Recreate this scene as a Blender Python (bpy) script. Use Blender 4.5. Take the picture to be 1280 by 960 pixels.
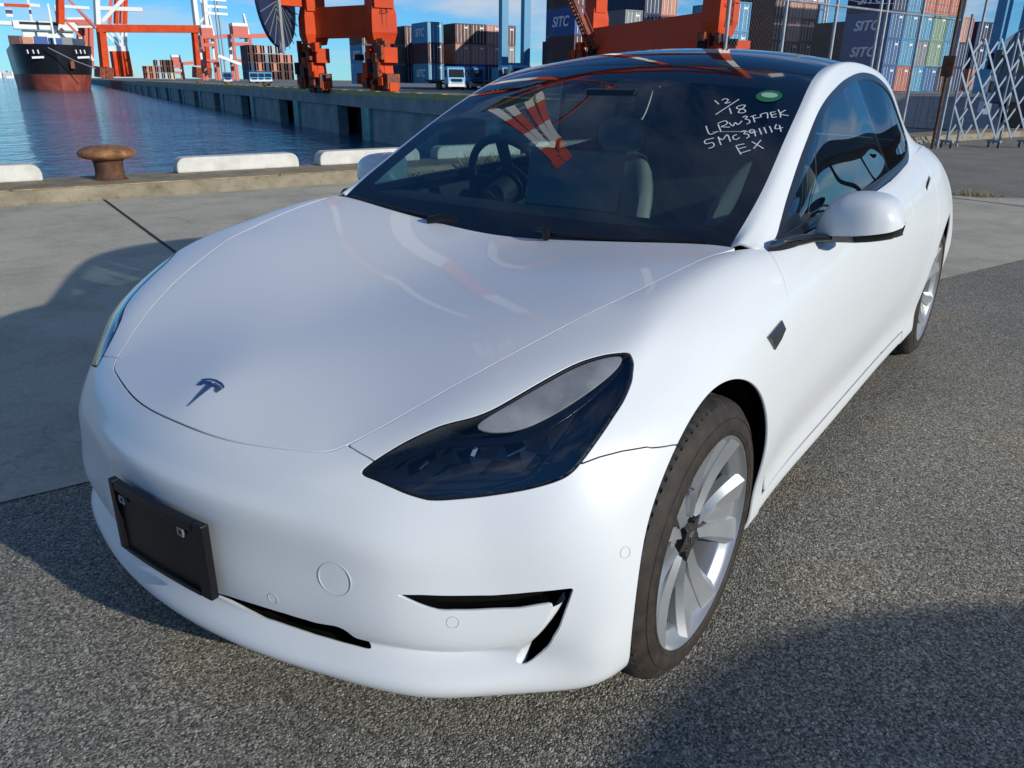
import bpy, bmesh, math, random
import numpy as np
from mathutils import Vector, Matrix
random.seed(7); rng = np.random.default_rng(7)
scene = bpy.context.scene
for o in list(bpy.data.objects): bpy.data.objects.remove(o)
COL = scene.collection
R = math.radians

# ------------------------------------------------------------------ camera (x forward along the parked car, y to its left, z up; origin on the ground below the front axle)
CAM_POS = np.array([1.48247, 1.41617, 1.30366]); F_PX = 966.1
PITCH, ROLL, YAW = R(21.31), R(.70), R(215.62)
cf = np.array([math.cos(YAW)*math.cos(PITCH), math.sin(YAW)*math.cos(PITCH), -math.sin(PITCH)])
cr = np.array([math.sin(YAW), -math.cos(YAW), 0.]); cu = np.cross(cr, cf)
cr, cu = math.cos(ROLL)*cr + math.sin(ROLL)*cu, -math.sin(ROLL)*cr + math.cos(ROLL)*cu
cam = bpy.data.cameras.new('camera'); camo = bpy.data.objects.new('camera', cam); COL.objects.link(camo)
M = Matrix.Identity(4)
for i in range(3): M[i][0], M[i][1], M[i][2], M[i][3] = cr[i], cu[i], -cf[i], CAM_POS[i]
camo.matrix_world = M
cam.sensor_width = 36; cam.lens = F_PX/1280*36; cam.clip_start = .05; cam.clip_end = 9000
scene.camera = camo
scene.render.resolution_x, scene.render.resolution_y = 1024, 768

# ------------------------------------------------------------------ sky, sun, exposure
SUN_AZ, SUN_EL = R(88.0), R(18.0)          # azimuth from +x towards +y
sun_dir = Vector((math.cos(SUN_AZ)*math.cos(SUN_EL), math.sin(SUN_AZ)*math.cos(SUN_EL), math.sin(SUN_EL)))
world = bpy.data.worlds.new('World'); scene.world = world; world.use_nodes = True
nt = world.node_tree; nt.nodes.clear()
def wn(t, **k):
    n = nt.nodes.new(t)
    for a, b in k.items(): setattr(n, a, b)
    return n
wl = nt.links.new
out = wn('ShaderNodeOutputWorld'); bg = wn('ShaderNodeBackground'); bg.inputs[1].default_value = .098
sky = wn('ShaderNodeTexSky', sky_type='NISHITA', sun_disc=False); sky.sun_elevation = SUN_EL; sky.sun_rotation = R(90) - SUN_AZ
sky.air_density = 1.0; sky.dust_density = .0; sky.ozone_density = 5.0; sky.altitude = 1500
geo = wn('ShaderNodeTexCoord'); sep = wn('ShaderNodeSeparateXYZ'); wl(geo.outputs['Generated'], sep.inputs[0])
zz = wn('ShaderNodeMath', operation='MAXIMUM'); wl(sep.outputs[2], zz.inputs[0]); zz.inputs[1].default_value = 0.0
za = wn('ShaderNodeMath', operation='ADD'); wl(zz.outputs[0], za.inputs[0]); za.inputs[1].default_value = .16
dx = wn('ShaderNodeMath', operation='DIVIDE'); wl(sep.outputs[0], dx.inputs[0]); wl(za.outputs[0], dx.inputs[1])
dy = wn('ShaderNodeMath', operation='DIVIDE'); wl(sep.outputs[1], dy.inputs[0]); wl(za.outputs[0], dy.inputs[1])
cmb = wn('ShaderNodeCombineXYZ'); wl(dx.outputs[0], cmb.inputs[0]); wl(dy.outputs[0], cmb.inputs[1])
n1 = wn('ShaderNodeTexNoise'); wl(cmb.outputs[0], n1.inputs['Vector']); n1.inputs['Scale'].default_value = 1.05; n1.inputs['Detail'].default_value = 8; n1.inputs['Roughness'].default_value = .58; n1.inputs['Distortion'].default_value = .35
rmp = wn('ShaderNodeValToRGB'); wl(n1.outputs[0], rmp.inputs[0]); rmp.color_ramp.elements[0].position = .49; rmp.color_ramp.elements[1].position = .70
cm = wn('ShaderNodeMath', operation='MULTIPLY'); wl(rmp.outputs[0], cm.inputs[0]); cm.inputs[1].default_value = .82
mix = wn('ShaderNodeMix', data_type='RGBA'); wl(cm.outputs[0], mix.inputs[0]); tint = wn('ShaderNodeMix', data_type='RGBA', blend_type='MULTIPLY'); tint.inputs[0].default_value = 1.0; wl(sky.outputs[0], tint.inputs[6]); tint.inputs[7].default_value = (.545, 1.01, 1.28, 1); wl(tint.outputs[2], mix.inputs[6]); mix.inputs[7].default_value = (6.4, 6.7, 7.2, 1)
wl(mix.outputs[2], bg.inputs[0]); wl(bg.outputs[0], out.inputs[0])
sun = bpy.data.lights.new('sun', 'SUN'); sun.energy = 4.05; sun.angle = R(.53); sun.color = (1.0, .965, .85)
suno = bpy.data.objects.new('sun', sun); COL.objects.link(suno); suno.rotation_euler = (-sun_dir).to_track_quat('-Z', 'Y').to_euler(); suno.location = (0, 20, 20)
vs = scene.view_settings; vs.view_transform = 'Standard'; vs.look = 'None'; vs.exposure = 0.0; vs.gamma = 1.0; vs.use_curve_mapping = False
# ------------------------------------------------------------------ materials
MATS = {}
def pm(name, col, rough=.5, metal=0., spec=.5, coat=0., coat_r=.03, emit=None, build=None):
    """principled material; build(nodes helper) may add procedural colour / bump"""
    if name in MATS: return MATS[name]
    m = bpy.data.materials.new(name); m.use_nodes = True; t = m.node_tree; b = t.nodes['Principled BSDF']
    b.inputs['Base Color'].default_value = (*col, 1); b.inputs['Roughness'].default_value = rough; b.inputs['Metallic'].default_value = metal
    b.inputs['Specular IOR Level'].default_value = spec; b.inputs['Coat Weight'].default_value = coat; b.inputs['Coat Roughness'].default_value = coat_r
    if emit: b.inputs['Emission Color'].default_value = (*emit[0], 1); b.inputs['Emission Strength'].default_value = emit[1]
    if build: build(t, b)
    MATS[name] = m; return m
def nd(t, typ, **k):
    n = t.nodes.new(typ)
    for a, b in k.items(): setattr(n, a, b)
    return n
def noise(t, scale, detail=4, rough=.55, vec=None, dist=0):
    n = nd(t, 'ShaderNodeTexNoise'); n.inputs['Scale'].default_value = scale; n.inputs['Detail'].default_value = detail; n.inputs['Roughness'].default_value = rough; n.inputs['Distortion'].default_value = dist
    if vec is not None: t.links.new(vec, n.inputs['Vector'])
    return n.outputs[0]
def ramp(t, fac, stops):
    n = nd(t, 'ShaderNodeValToRGB'); e = n.color_ramp.elements
    while len(e) < len(stops): e.new(.5)
    for i, (p, c) in enumerate(stops): e[i].position = p; e[i].color = (*c, 1) if len(c) == 3 else c
    t.links.new(fac, n.inputs[0]); return n.outputs[0]
def mixc(t, fac, a, b, mode='MIX'):
    n = nd(t, 'ShaderNodeMix', data_type='RGBA', blend_type=mode)
    for i, v in ((0, fac), (6, a), (7, b)):
        if hasattr(v, 'is_linked') or isinstance(v, bpy.types.NodeSocket): t.links.new(v, n.inputs[i])
        else: n.inputs[i].default_value = v if i == 0 else (*v, 1)
    return n.outputs[2]
def bump(t, b, h, strength=.5, dist=.01, prev=None):
    n = nd(t, 'ShaderNodeBump'); n.inputs['Strength'].default_value = strength; n.inputs['Distance'].default_value = dist
    t.links.new(h, n.inputs['Height'])
    if prev is not None: t.links.new(prev, n.inputs['Normal'])
    t.links.new(n.outputs[0], b.inputs['Normal']); return n.outputs[0]
def objco(t, scale=(1, 1, 1), gen=False, rot=0):
    tc = nd(t, 'ShaderNodeTexCoord'); mp = nd(t, 'ShaderNodeMapping'); mp.inputs['Scale'].default_value = scale; mp.inputs['Rotation'].default_value = (0, 0, rot)
    t.links.new(tc.outputs['Generated' if gen else 'Object'], mp.inputs[0]); return mp.outputs[0]
def worldco(t, scale=(1, 1, 1), rot=0):
    g = nd(t, 'ShaderNodeNewGeometry'); mp = nd(t, 'ShaderNodeMapping'); mp.inputs['Scale'].default_value = scale; mp.inputs['Rotation'].default_value = (0, 0, rot)
    t.links.new(g.outputs['Position'], mp.inputs[0]); return mp.outputs[0]
def worn(c1, c2, scale=6, rough=(.4, .7), bumpk=0, stops=(.4, .65)):
    """two-tone weathering"""
    def f(t, b):
        v = objco(t); n = noise(t, scale, 6, .6, v); t.links.new(ramp(t, n, [(stops[0], c1), (stops[1], c2)]), b.inputs['Base Color'])
        t.links.new(ramp(t, n, [(.3, (rough[0],)*3), (.7, (rough[1],)*3)]), b.inputs['Roughness'])
        if bumpk: bump(t, b, noise(t, scale*8, 3, .6, v), bumpk, .01)
    return f
def glass(name, tint, refl=1.0, ior=1.5):
    """thin clear pane: what lies behind shows through its tint, the surroundings mirror by Fresnel"""
    if name in MATS: return MATS[name]
    m = bpy.data.materials.new(name); m.use_nodes = True; t = m.node_tree; t.nodes.clear()
    o = nd(t, 'ShaderNodeOutputMaterial'); mx = nd(t, 'ShaderNodeMixShader'); tr = nd(t, 'ShaderNodeBsdfTransparent'); gl = nd(t, 'ShaderNodeBsdfGlossy'); fr = None
    tr.inputs[0].default_value = (*tint, 1); gl.inputs[0].default_value = (refl,)*3 + (1,); gl.inputs['Roughness'].default_value = 0.0; f0 = ((ior - 1)/(ior + 1))**2*2.3
    g = nd(t, 'ShaderNodeNewGeometry'); dt = nd(t, 'ShaderNodeVectorMath', operation='DOT_PRODUCT'); t.links.new(g.outputs['Normal'], dt.inputs[0]); t.links.new(g.outputs['Incoming'], dt.inputs[1])
    def mt(op, a, c=None):
        n = nd(t, 'ShaderNodeMath', operation=op, use_clamp=(op == 'ADD'))
        for i, q in enumerate((a, c)):
            if q is None: continue
            if isinstance(q, (int, float)): n.inputs[i].default_value = q
            else: t.links.new(q, n.inputs[i])
        return n.outputs[0]
    k = mt('POWER', mt('SUBTRACT', 1.0, mt('ABSOLUTE', dt.outputs['Value'])), 5.0); F = mt('ADD', mt('MULTIPLY', k, 1 - f0), f0)     # Schlick, the same from both sides of the thin pane
    t.links.new(F, mx.inputs[0]); t.links.new(tr.outputs[0], mx.inputs[1]); t.links.new(gl.outputs[0], mx.inputs[2]); t.links.new(mx.outputs[0], o.inputs[0])
    MATS[name] = m; return m

# ------------------------------------------------------------------ mesh helpers
class MB:
    def __init__(self): self.v = []; self.f = []
    def add(self, vs, fs):
        n = len(self.v); self.v += [tuple(map(float, q)) for q in vs]; self.f += [tuple(n + i for i in f) for f in fs]; return self
    def box(self, c, s, rot=None, taper=1.0):
        x, y, z = s[0]/2, s[1]/2, s[2]/2
        vs = [Vector((a*x*(taper if k > 0 else 1), b*y*(taper if k > 0 else 1), k*z)) for k in (-1, 1) for a, b in ((-1, -1), (1, -1), (1, 1), (-1, 1))]
        if rot is not None: vs = [rot @ q for q in vs]
        return self.add([q + Vector(c) for q in vs], [(3, 2, 1, 0), (4, 5, 6, 7), (0, 1, 5, 4), (1, 2, 6, 5), (2, 3, 7, 6), (3, 0, 4, 7)])
    def bar(self, a, b, w, h=None, up=(0, 0, 1)):
        """box beam from a to b"""
        a, b = Vector(a), Vector(b); h = w if h is None else h; d = (b - a).normalized(); u = Vector(up)
        if abs(d.dot(u)) > .98: u = Vector((1, 0, 0))
        s = d.cross(u).normalized()*w/2; u = s.cross(d).normalized()*h/2
        return self.add([p + q for p in (a, b) for q in (-s-u, s-u, s+u, -s+u)], [(0, 1, 2, 3), (7, 6, 5, 4), (0, 4, 5, 1), (1, 5, 6, 2), (2, 6, 7, 3), (3, 7, 4, 0)])
    def tube(self, pts, r, n=8, cap=True):
        pts = [Vector(p) for p in pts]; base = len(self.v); rr = r if hasattr(r, '__len__') else [r]*len(pts); prev = None
        for i, p in enumerate(pts):
            d = (pts[min(i+1, len(pts)-1)] - pts[max(i-1, 0)]).normalized()
            s = d.cross(Vector((0, 0, 1))) if prev is None else prev - d*prev.dot(d)
            if s.length < 1e-4: s = d.cross(Vector((1, 0, 0)))
            s.normalize(); prev = s; u = d.cross(s)
            for k in range(n): a = 2*math.pi*k/n; self.v.append(tuple(p + (s*math.cos(a) + u*math.sin(a))*rr[i]))
        for i in range(len(pts)-1):
            for k in range(n): a, b = base+i*n+k, base+i*n+(k+1) % n; self.f.append((a, b, b+n, a+n))
        if cap: self.f.append(tuple(base+k for k in reversed(range(n)))); self.f.append(tuple(base+(len(pts)-1)*n+k for k in range(n)))
        return self
    def lathe(self, prof, n=32, axis='z', c=(0, 0, 0)):
        """profile of (r, h) revolved"""
        base = len(self.v); m = len(prof)
        for k in range(n):
            a = 2*math.pi*k/n
            for r, h in prof:
                q = (r*math.cos(a), r*math.sin(a), h) if axis == 'z' else (r*math.cos(a), h, r*math.sin(a))
                self.v.append((q[0]+c[0], q[1]+c[1], q[2]+c[2]))
        for k in range(n):
            for j in range(m-1):
                a, b = base+k*m+j, base+((k+1) % n)*m+j
                self.f.append((a, b, b+1, a+1) if axis == 'z' else (a, a+1, b+1, b))
        return self
    def prism(self, poly, z0, z1, fn=None):
        """2D polygon extruded; fn maps (a, b, h) to a point"""
        n = len(poly); fn = fn or (lambda a, b, h: (a, b, h))
        return self.add([fn(a, b, z0) for a, b in poly] + [fn(a, b, z1) for a, b in poly], [tuple(reversed(range(n))), tuple(range(n, 2*n))] + [(i, (i+1) % n, n+(i+1) % n, n+i) for i in range(n)])
    def mesh(self, name, smooth=None):
        me = bpy.data.meshes.new(name); me.from_pydata(self.v, [], self.f); me.update()
        if smooth is not None:
            me.polygons.foreach_set('use_smooth', [True]*len(me.polygons)); me.set_sharp_from_angle(angle=R(smooth))
        return me
    def build(self, name, mat, parent=None, smooth=None, bevel=0):
        me = self.mesh(name, smooth)
        o = bpy.data.objects.new(name, me); COL.objects.link(o); me.materials.append(mat)
        if parent is not None: o.parent = parent
        if bevel:
            md = o.modifiers.new('bevel', 'BEVEL'); md.width = bevel; md.segments = 2; md.limit_method = 'ANGLE'; md.angle_limit = R(40)
        return o
def tag(o, label, cat, group=None):
    o['label'] = label; o['category'] = cat
    if group: o['group'] = group
    return o
def struct(o): o['kind'] = 'structure'; return o
def empty(name, loc=(0, 0, 0), rz=0, parent=None):
    o = bpy.data.objects.new(name, None); COL.objects.link(o); o.location = loc; o.rotation_euler = (0, 0, rz); o.empty_display_size = .2
    if parent is not None: o.parent = parent
    return o
def child(name, me, mat, parent, loc=None, rot=None):
    o = bpy.data.objects.new(name, me); COL.objects.link(o); o.parent = parent
    if mat is not None and not me.materials: me.materials.append(mat)
    if loc is not None: o.location = loc
    if rot is not None: o.rotation_euler = rot
    return o
def copy_tree(o, parent=None):
    c = o.copy(); COL.objects.link(c); c.parent = parent
    for ch in list(o.children): copy_tree(ch, c)
    return c
def sheet_mesh(S, name, flange=0.0, both=False, sym_eps=.0008, edge_round=.6):
    """mesh from a Sheet with its smooth normals; open edges get a turned-in flange so that panel gaps have depth"""
    P, N, T = S.P, S.N, S.T
    if flange:
        E = np.concatenate([T[:, [0, 1]], T[:, [1, 2]], T[:, [2, 0]]]); key = np.sort(E, 1); _, idx, cnt = np.unique(key, axis=0, return_index=True, return_counts=True)
        B = E[idx[cnt == 1]]; B = B[~((np.abs(P[B[:, 0], 1]) < sym_eps) & (np.abs(P[B[:, 1], 1]) < sym_eps))]
        if len(B):
            ov = {}; 
            outd = np.zeros_like(P)
            d = P[B[:, 1]] - P[B[:, 0]]
            for k in (0, 1): np.add.at(outd, B[:, k], np.cross(d, N[B[:, k]]))
            outd /= np.linalg.norm(outd, axis=1, keepdims=True) + 1e-12
            bv = np.unique(B); m = {v: i for i, v in enumerate(bv.tolist())}; n0 = len(P)
            nb = N[bv]; od = outd[bv]; r = min(.0025, flange*.3)
            P1 = P[bv] + od*r*.35 - nb*r*.35; P2 = P[bv] + od*r*.5 - nb*flange
            N1 = nb*.55 + od*.85; N1 /= np.linalg.norm(N1, axis=1, keepdims=True); N2 = od
            k = len(bv); bi = np.array([m[v] for v in B.ravel().tolist()]).reshape(-1, 2)
            a, b = B[:, 0], B[:, 1]; a1, b1 = n0 + bi[:, 0], n0 + bi[:, 1]; a2, b2 = a1 + k, b1 + k
            T = np.concatenate([T, np.stack([b, a, a1], 1), np.stack([b, a1, b1], 1), np.stack([b1, a1, a2], 1), np.stack([b1, a2, b2], 1)])
            P = np.r_[P, P1, P2]; N = np.r_[N, N1, N2]
    if both:
        n = len(P); P = np.r_[P, P*[1, -1, 1]]; N = np.r_[N, N*[1, -1, 1]]; T = np.r_[T, T[:, ::-1] + n]
    me = bpy.data.meshes.new(name); me.vertices.add(len(P)); me.vertices.foreach_set('co', P.astype(np.float32).ravel())
    me.loops.add(T.size); me.loops.foreach_set('vertex_index', T.astype(np.int32).ravel()); me.polygons.add(len(T)); me.polygons.foreach_set('loop_start', np.arange(0, T.size, 3, dtype=np.int32)); me.polygons.foreach_set('use_smooth', np.ones(len(T), bool))
    me.update(calc_edges=True); me.validate()
    me.normals_split_custom_set_from_vertices([tuple(q) for q in N])
    return me
def mirror_sheet(S): return Sheet(S.P*[1, -1, 1], S.N*[1, -1, 1], S.A, S.T[:, ::-1])
# a point seen at photograph pixel (px, py) at a horizontal distance from the camera: used to set out far things at their real distances
def at(px, py, D):
    d = cf*F_PX + cr*(px - 640) + cu*(480 - py); return CAM_POS + d*(D/math.hypot(d[0], d[1]))
def at_z(px, D, z=0.0):
    q = at(px, 100, D); q[2] = z; return q
# ------------------------------------------------------------------ geometry core
def nat_spline(t, Y, q):
    """natural cubic spline through (t, Y) evaluated at q; Y is (n, k)"""
    t = np.asarray(t, float); Y = np.asarray(Y, float); n = len(t); h = np.diff(t)
    A = np.zeros((n, n)); B = np.zeros((n,) + Y.shape[1:]); A[0, 0] = A[-1, -1] = 1
    for i in range(1, n - 1):
        A[i, i-1] = h[i-1]; A[i, i] = 2*(h[i-1] + h[i]); A[i, i+1] = h[i]
        B[i] = 6*((Y[i+1] - Y[i])/h[i] - (Y[i] - Y[i-1])/h[i-1])
    m = np.linalg.solve(A, B.reshape(n, -1)).reshape(Y.shape)
    q = np.asarray(q, float); k = np.clip(np.searchsorted(t, q) - 1, 0, n - 2)
    s = (-1,) + (1,)*(Y.ndim - 1)
    a = (t[k+1] - q).reshape(s); b = (q - t[k]).reshape(s); hh = h[k].reshape(s)
    return (m[k]*a**3 + m[k+1]*b**3)/(6*hh) + (Y[k]/hh - m[k]*hh/6)*a + (Y[k+1]/hh - m[k+1]*hh/6)*b

class Patch:
    """tensor spline surface through a grid of control points G[u][v]; odd mirror of the ends keeps it symmetric about y = 0"""
    def __init__(self, G, mirror0=False, mirror1=False, tension=None):
        G = np.array(G, float); M = np.array([1, -1, 1.])
        self.nu = len(G); k = 4; pre = G[k:0:-1]*M if mirror0 else G[:0]; post = G[-2:-2-k:-1]*M if mirror1 else G[:0]
        Gx = np.concatenate([pre, G, post]); off = len(pre)
        du = np.linalg.norm(np.diff(Gx, axis=0), axis=2).mean(1)**.75; self.tu = np.r_[0, np.cumsum(du)]
        dv = np.linalg.norm(np.diff(G, axis=1), axis=2).mean(0)**.75; self.tv = np.r_[0, np.cumsum(dv)]
        self.G = Gx; self.off = off
    def __call__(self, u, v):
        """u, v in control index units (arrays ui, vj) -> grid"""
        qu = np.interp(np.asarray(u) + self.off, np.arange(len(self.tu)), self.tu)
        qv = np.interp(v, np.arange(len(self.tv)), self.tv)
        X = nat_spline(self.tu, self.G, qu)
        return np.swapaxes(nat_spline(self.tv, np.swapaxes(X, 0, 1), qv), 0, 1)

class Sheet:
    """triangles with smooth normals and (u, v) attributes"""
    def __init__(self, P, N, A, T): self.P, self.N, self.A, self.T = P, N, A, T
    def compact(self):
        u, inv = np.unique(self.T, return_inverse=True)
        return Sheet(self.P[u], self.N[u], self.A[u], inv.reshape(-1, 3))

def grid_sheet(P, u, v, flip=False):
    nu, nv = P.shape[:2]
    Pu = np.gradient(P, axis=0); Pv = np.gradient(P, axis=1); N = np.cross(Pu, Pv)
    N /= np.linalg.norm(N, axis=2, keepdims=True) + 1e-12
    i = np.arange(nu*nv).reshape(nu, nv); a, b, c, d = i[:-1, :-1].ravel(), i[1:, :-1].ravel(), i[1:, 1:].ravel(), i[:-1, 1:].ravel()
    T = np.concatenate([np.stack([a, b, c], 1), np.stack([a, c, d], 1)])
    if flip: N = -N; T = T[:, ::-1]
    A = np.stack(np.meshgrid(u, v, indexing='ij'), 2)
    return Sheet(P.reshape(-1, 3), N.reshape(-1, 3), A.reshape(-1, 2), T)

def clip(S, f):
    """keep f >= 0, cutting triangles exactly on f = 0"""
    f = np.where(np.abs(f) < 1e-7, 1e-7, f); s = f > 0; cnt = s[S.T].sum(1)
    keep = S.T[cnt == 3]; mix = S.T[(cnt == 1) | (cnt == 2)]
    P, N, A = [S.P], [S.N], [S.A]; n = len(S.P); new = {}; nP, nN, nA, nT = [], [], [], []
    def cut(a, b):
        k = (a, b) if a < b else (b, a)
        if k not in new:
            a, b = k; t = f[a]/(f[a] - f[b]); m = S.N[a]*(1-t) + S.N[b]*t
            new[k] = n + len(nP); nP.append(S.P[a]*(1-t) + S.P[b]*t); nN.append(m/(np.linalg.norm(m) + 1e-12)); nA.append(S.A[a]*(1-t) + S.A[b]*t)
        return new[k]
    for t in mix.tolist():
        ins = [s[i] for i in t]
        k = ins.index(True) if sum(ins) == 1 else ins.index(False)
        a, b, c = t[k], t[(k+1) % 3], t[(k+2) % 3]
        if sum(ins) == 1: nT.append((a, cut(a, b), cut(a, c)))
        else:
            p, q = cut(a, b), cut(a, c); nT += [(p, b, c), (p, c, q)]
    if nP:
        S2 = Sheet(np.r_[S.P, np.array(nP)], np.r_[S.N, np.array(nN)], np.r_[S.A, np.array(nA)], np.r_[keep, np.array(nT).reshape(-1, 3)])
    else: S2 = Sheet(S.P, S.N, S.A, keep)
    return S2.compact() if len(S2.T) else None

def in_poly(q, poly):
    x, y = q[:, 0], q[:, 1]; ins = np.zeros(len(q), bool); j = len(poly) - 1
    for i in range(len(poly)):
        xi, yi = poly[i]; xj, yj = poly[j]
        c = (yi > y) != (yj > y)
        ins ^= c & (x < (xj - xi)*(y - yi)/((yj - yi) + 1e-30) + xi); j = i
    return ins

def seg_dist(P, L, closed=True):
    """distance of points P to polyline L"""
    A = L; B = np.roll(L, -1, 0)
    if not closed: A, B = L[:-1], L[1:]
    best = np.full(len(P), 1e9)
    for a, b in zip(A, B):
        d = b - a; t = np.clip(((P - a) @ d)/(d @ d + 1e-15), 0, 1)
        best = np.minimum(best, np.linalg.norm(P - a - t[:, None]*d, axis=1))
    return best

def smooth_closed(pts, n=10, closed=True):
    """Catmull-Rom through points"""
    p = np.array(pts, float); m = len(p); out = []
    for i in range(m if closed else m - 1):
        if closed: a, b, c, d = p[i-1], p[i], p[(i+1) % m], p[(i+2) % m]
        else: a, b, c, d = p[max(i-1, 0)], p[i], p[i+1], p[min(i+2, m-1)]
        for t in np.linspace(0, 1, n, endpoint=False):
            out.append(.5*((2*b) + (c-a)*t + (2*a-5*b+4*c-d)*t*t + (3*b-a-3*c+d)*t**3))
    if not closed: out.append(p[-1])
    return np.array(out)

# ------------------------------------------------------------------ car body surfaces (x forward from the front axle, y to the car's left, z up)
def st(x, rows): return [(x if len(r) == 2 else r[0],) + tuple(r[-2:]) for r in rows]
BODY = [
 # centre of the nose, then round the corner to the front wheel
 [(.705,0,.642),(.733,0,.612),(.753,0,.580),(.770,0,.548),(.769,0,.49),(.767,0,.42),(.763,0,.33),(.758,0,.285),(.772,0,.245),(.773,0,.212),(.756,0,.197),(.66,0,.19)],
 [(.686,.190,.641),(.714,.203,.612),(.733,.213,.580),(.749,.22,.546),(.748,.225,.49),(.747,.228,.42),(.744,.23,.318),(.731,.227,.287),(.752,.233,.245),(.753,.235,.212),(.736,.23,.197),(.64,.2,.19)],
 [(.641,.343,.650),(.668,.372,.622),(.685,.390,.585),(.700,.403,.541),(.702,.412,.49),(.702,.417,.42),(.700,.417,.317),(.682,.407,.287),(.707,.418,.245),(.709,.418,.212),(.694,.41,.197),(.60,.37,.19)],
 [(.598,.405,.666),(.606,.468,.651),(.620,.512,.612),(.643,.542,.540),(.649,.556,.485),(.651,.565,.42),(.650,.567,.315),(.627,.550,.285),(.652,.574,.243),(.648,.580,.206),(.633,.572,.191),(.55,.50,.19)],
 [(.453,.492,.736),(.489,.565,.717),(.512,.628,.670),(.537,.672,.570),(.549,.692,.49),(.554,.702,.42),(.556,.706,.318),(.536,.686,.285),(.560,.708,.244),(.558,.704,.206),(.545,.690,.190),(.47,.60,.19)],
 [(.300,.562,.795),(.340,.667,.777),(.384,.737,.720),(.425,.778,.632),(.450,.802,.54),(.460,.817,.45),(.464,.822,.36),(.463,.822,.30),(.464,.820,.250),(.461,.811,.206),(.448,.795,.190),(.38,.70,.19)],
 [(.144,.619,.842),(.192,.745,.820),(.217,.802,.770),(.258,.862,.672),(.305,.889,.55),(.340,.899,.45),(.362,.900,.36),(.368,.897,.30),(.369,.892,.255),(.362,.880,.214),(.35,.862,.195),(.31,.76,.19)],
 st(0,[(.657,.870),(.738,.869),(.805,.840),(.870,.768),(.903,.68),(.915,.57),(.918,.46),(.914,.37),(.907,.29),(.897,.235),(.88,.21),(.80,.19)]),
 st(-.128,[(.685,.891),(.752,.888),(.812,.857),(.872,.790),(.904,.70),(.916,.58),(.919,.46),(.914,.37),(.906,.29),(.897,.228),(.88,.205),(.80,.19)]),
 st(-.245,[(.704,.907),(.760,.904),(.815,.874),(.873,.803),(.904,.71),(.915,.59),(.916,.46),(.909,.37),(.901,.29),(.895,.222),(.88,.2),(.80,.19)]),
 st(-.368,[(.728,.917),(.772,.913),(.820,.884),(.874,.812),(.904,.715),(.914,.59),(.912,.46),(.902,.37),(.894,.29),(.893,.215),(.88,.196),(.80,.19)]),
 st(-.55,[(.786,.913),(.813,.900),(.845,.870),(.883,.812),(.906,.718),(.913,.59),(.907,.465),(.890,.37),(.884,.295),(.886,.213),(.872,.194),(.80,.19)]),
 st(-1.0,[(.808,.925),(.833,.910),(.864,.877),(.894,.815),(.912,.722),(.916,.60),(.906,.47),(.885,.372),(.880,.30),(.885,.212),(.872,.193),(.80,.19)]),
 st(-1.5,[(.808,.945),(.834,.929),(.868,.893),(.898,.826),(.915,.73),(.919,.605),(.908,.472),(.886,.373),(.880,.30),(.886,.212),(.873,.193),(.80,.19)]),
 st(-2.0,[(.798,.974),(.829,.955),(.869,.912),(.902,.838),(.919,.74),(.922,.612),(.911,.48),(.890,.378),(.883,.30),(.888,.213),(.875,.194),(.80,.19)]),
 st(-2.45,[(.774,1.022),(.814,.990),(.857,.937),(.897,.852),(.920,.755),(.926,.625),(.919,.49),(.906,.387),(.896,.30),(.898,.218),(.887,.198),(.80,.19)]),
 st(-2.875,[(.738,1.038),(.786,1.003),(.833,.952),(.873,.873),(.905,.785),(.924,.655),(.926,.5),(.920,.40),(.911,.31),(.902,.24),(.885,.215),(.80,.2)]),
 st(-3.3,[(.685,1.005),(.725,.975),(.760,.935),(.803,.87),(.842,.785),(.876,.66),(.885,.5),(.880,.40),(.868,.31),(.85,.25),(.84,.22),(.76,.21)]),
 st(-3.6,[(.630,.985),(.668,.957),(.705,.923),(.746,.865),(.785,.785),(.815,.66),(.842,.5),(.834,.40),(.815,.31),(.79,.255),(.77,.23),(.70,.22)]),
 [(-3.705,.40,.990),(-3.742,.43,.957),(-3.762,.46,.92),(-3.776,.49,.86),(-3.795,.51,.79),(-3.822,.53,.66),(-3.832,.53,.5),(-3.815,.53,.40),(-3.785,.52,.31),(-3.75,.5,.265),(-3.72,.48,.24),(-3.62,.44,.23)],
 [(-3.745,0,.996),(-3.790,0,.96),(-3.812,0,.922),(-3.826,0,.86),(-3.846,0,.79),(-3.872,0,.66),(-3.882,0,.5),(-3.862,0,.40),(-3.83,0,.31),(-3.79,0,.268),(-3.76,0,.245),(-3.65,0,.23)]]
body = Patch(BODY, True, True)
# windscreen, roof, rear screen and boot: centre line and outer glass edge
ROOFC = [(-.34,.832),(-.46,.910),(-.64,1.026),(-.83,1.143),(-1.03,1.256),(-1.27,1.370),(-1.6,1.434),(-1.9,1.443),(-2.3,1.415),(-2.8,1.31),(-3.25,1.13),(-3.5,1.035),(-3.74,.998)]
ROOFE = [(-.375,.712,.868),(-.50,.714,.945),(-.68,.706,1.04),(-.88,.682,1.148),(-1.09,.654,1.249),(-1.32,.620,1.335),(-1.62,.598,1.380),(-1.9,.588,1.386),(-2.3,.580,1.356),(-2.75,.560,1.262),(-3.15,.53,1.105),(-3.42,.54,1.022),(-3.66,.50,.990)]
def roof_rows(s):
    return [((cx + (ex-cx)*s**2), ey*s, cz + (ez-cz)*s**2.3) for (cx, cz), (ex, ey, ez) in zip(ROOFC, ROOFE)]
roofp = Patch(np.swapaxes(np.array([roof_rows(s) for s in (0, .2, .4, .6, .8, .93, 1.0)]), 0, 1))
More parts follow.
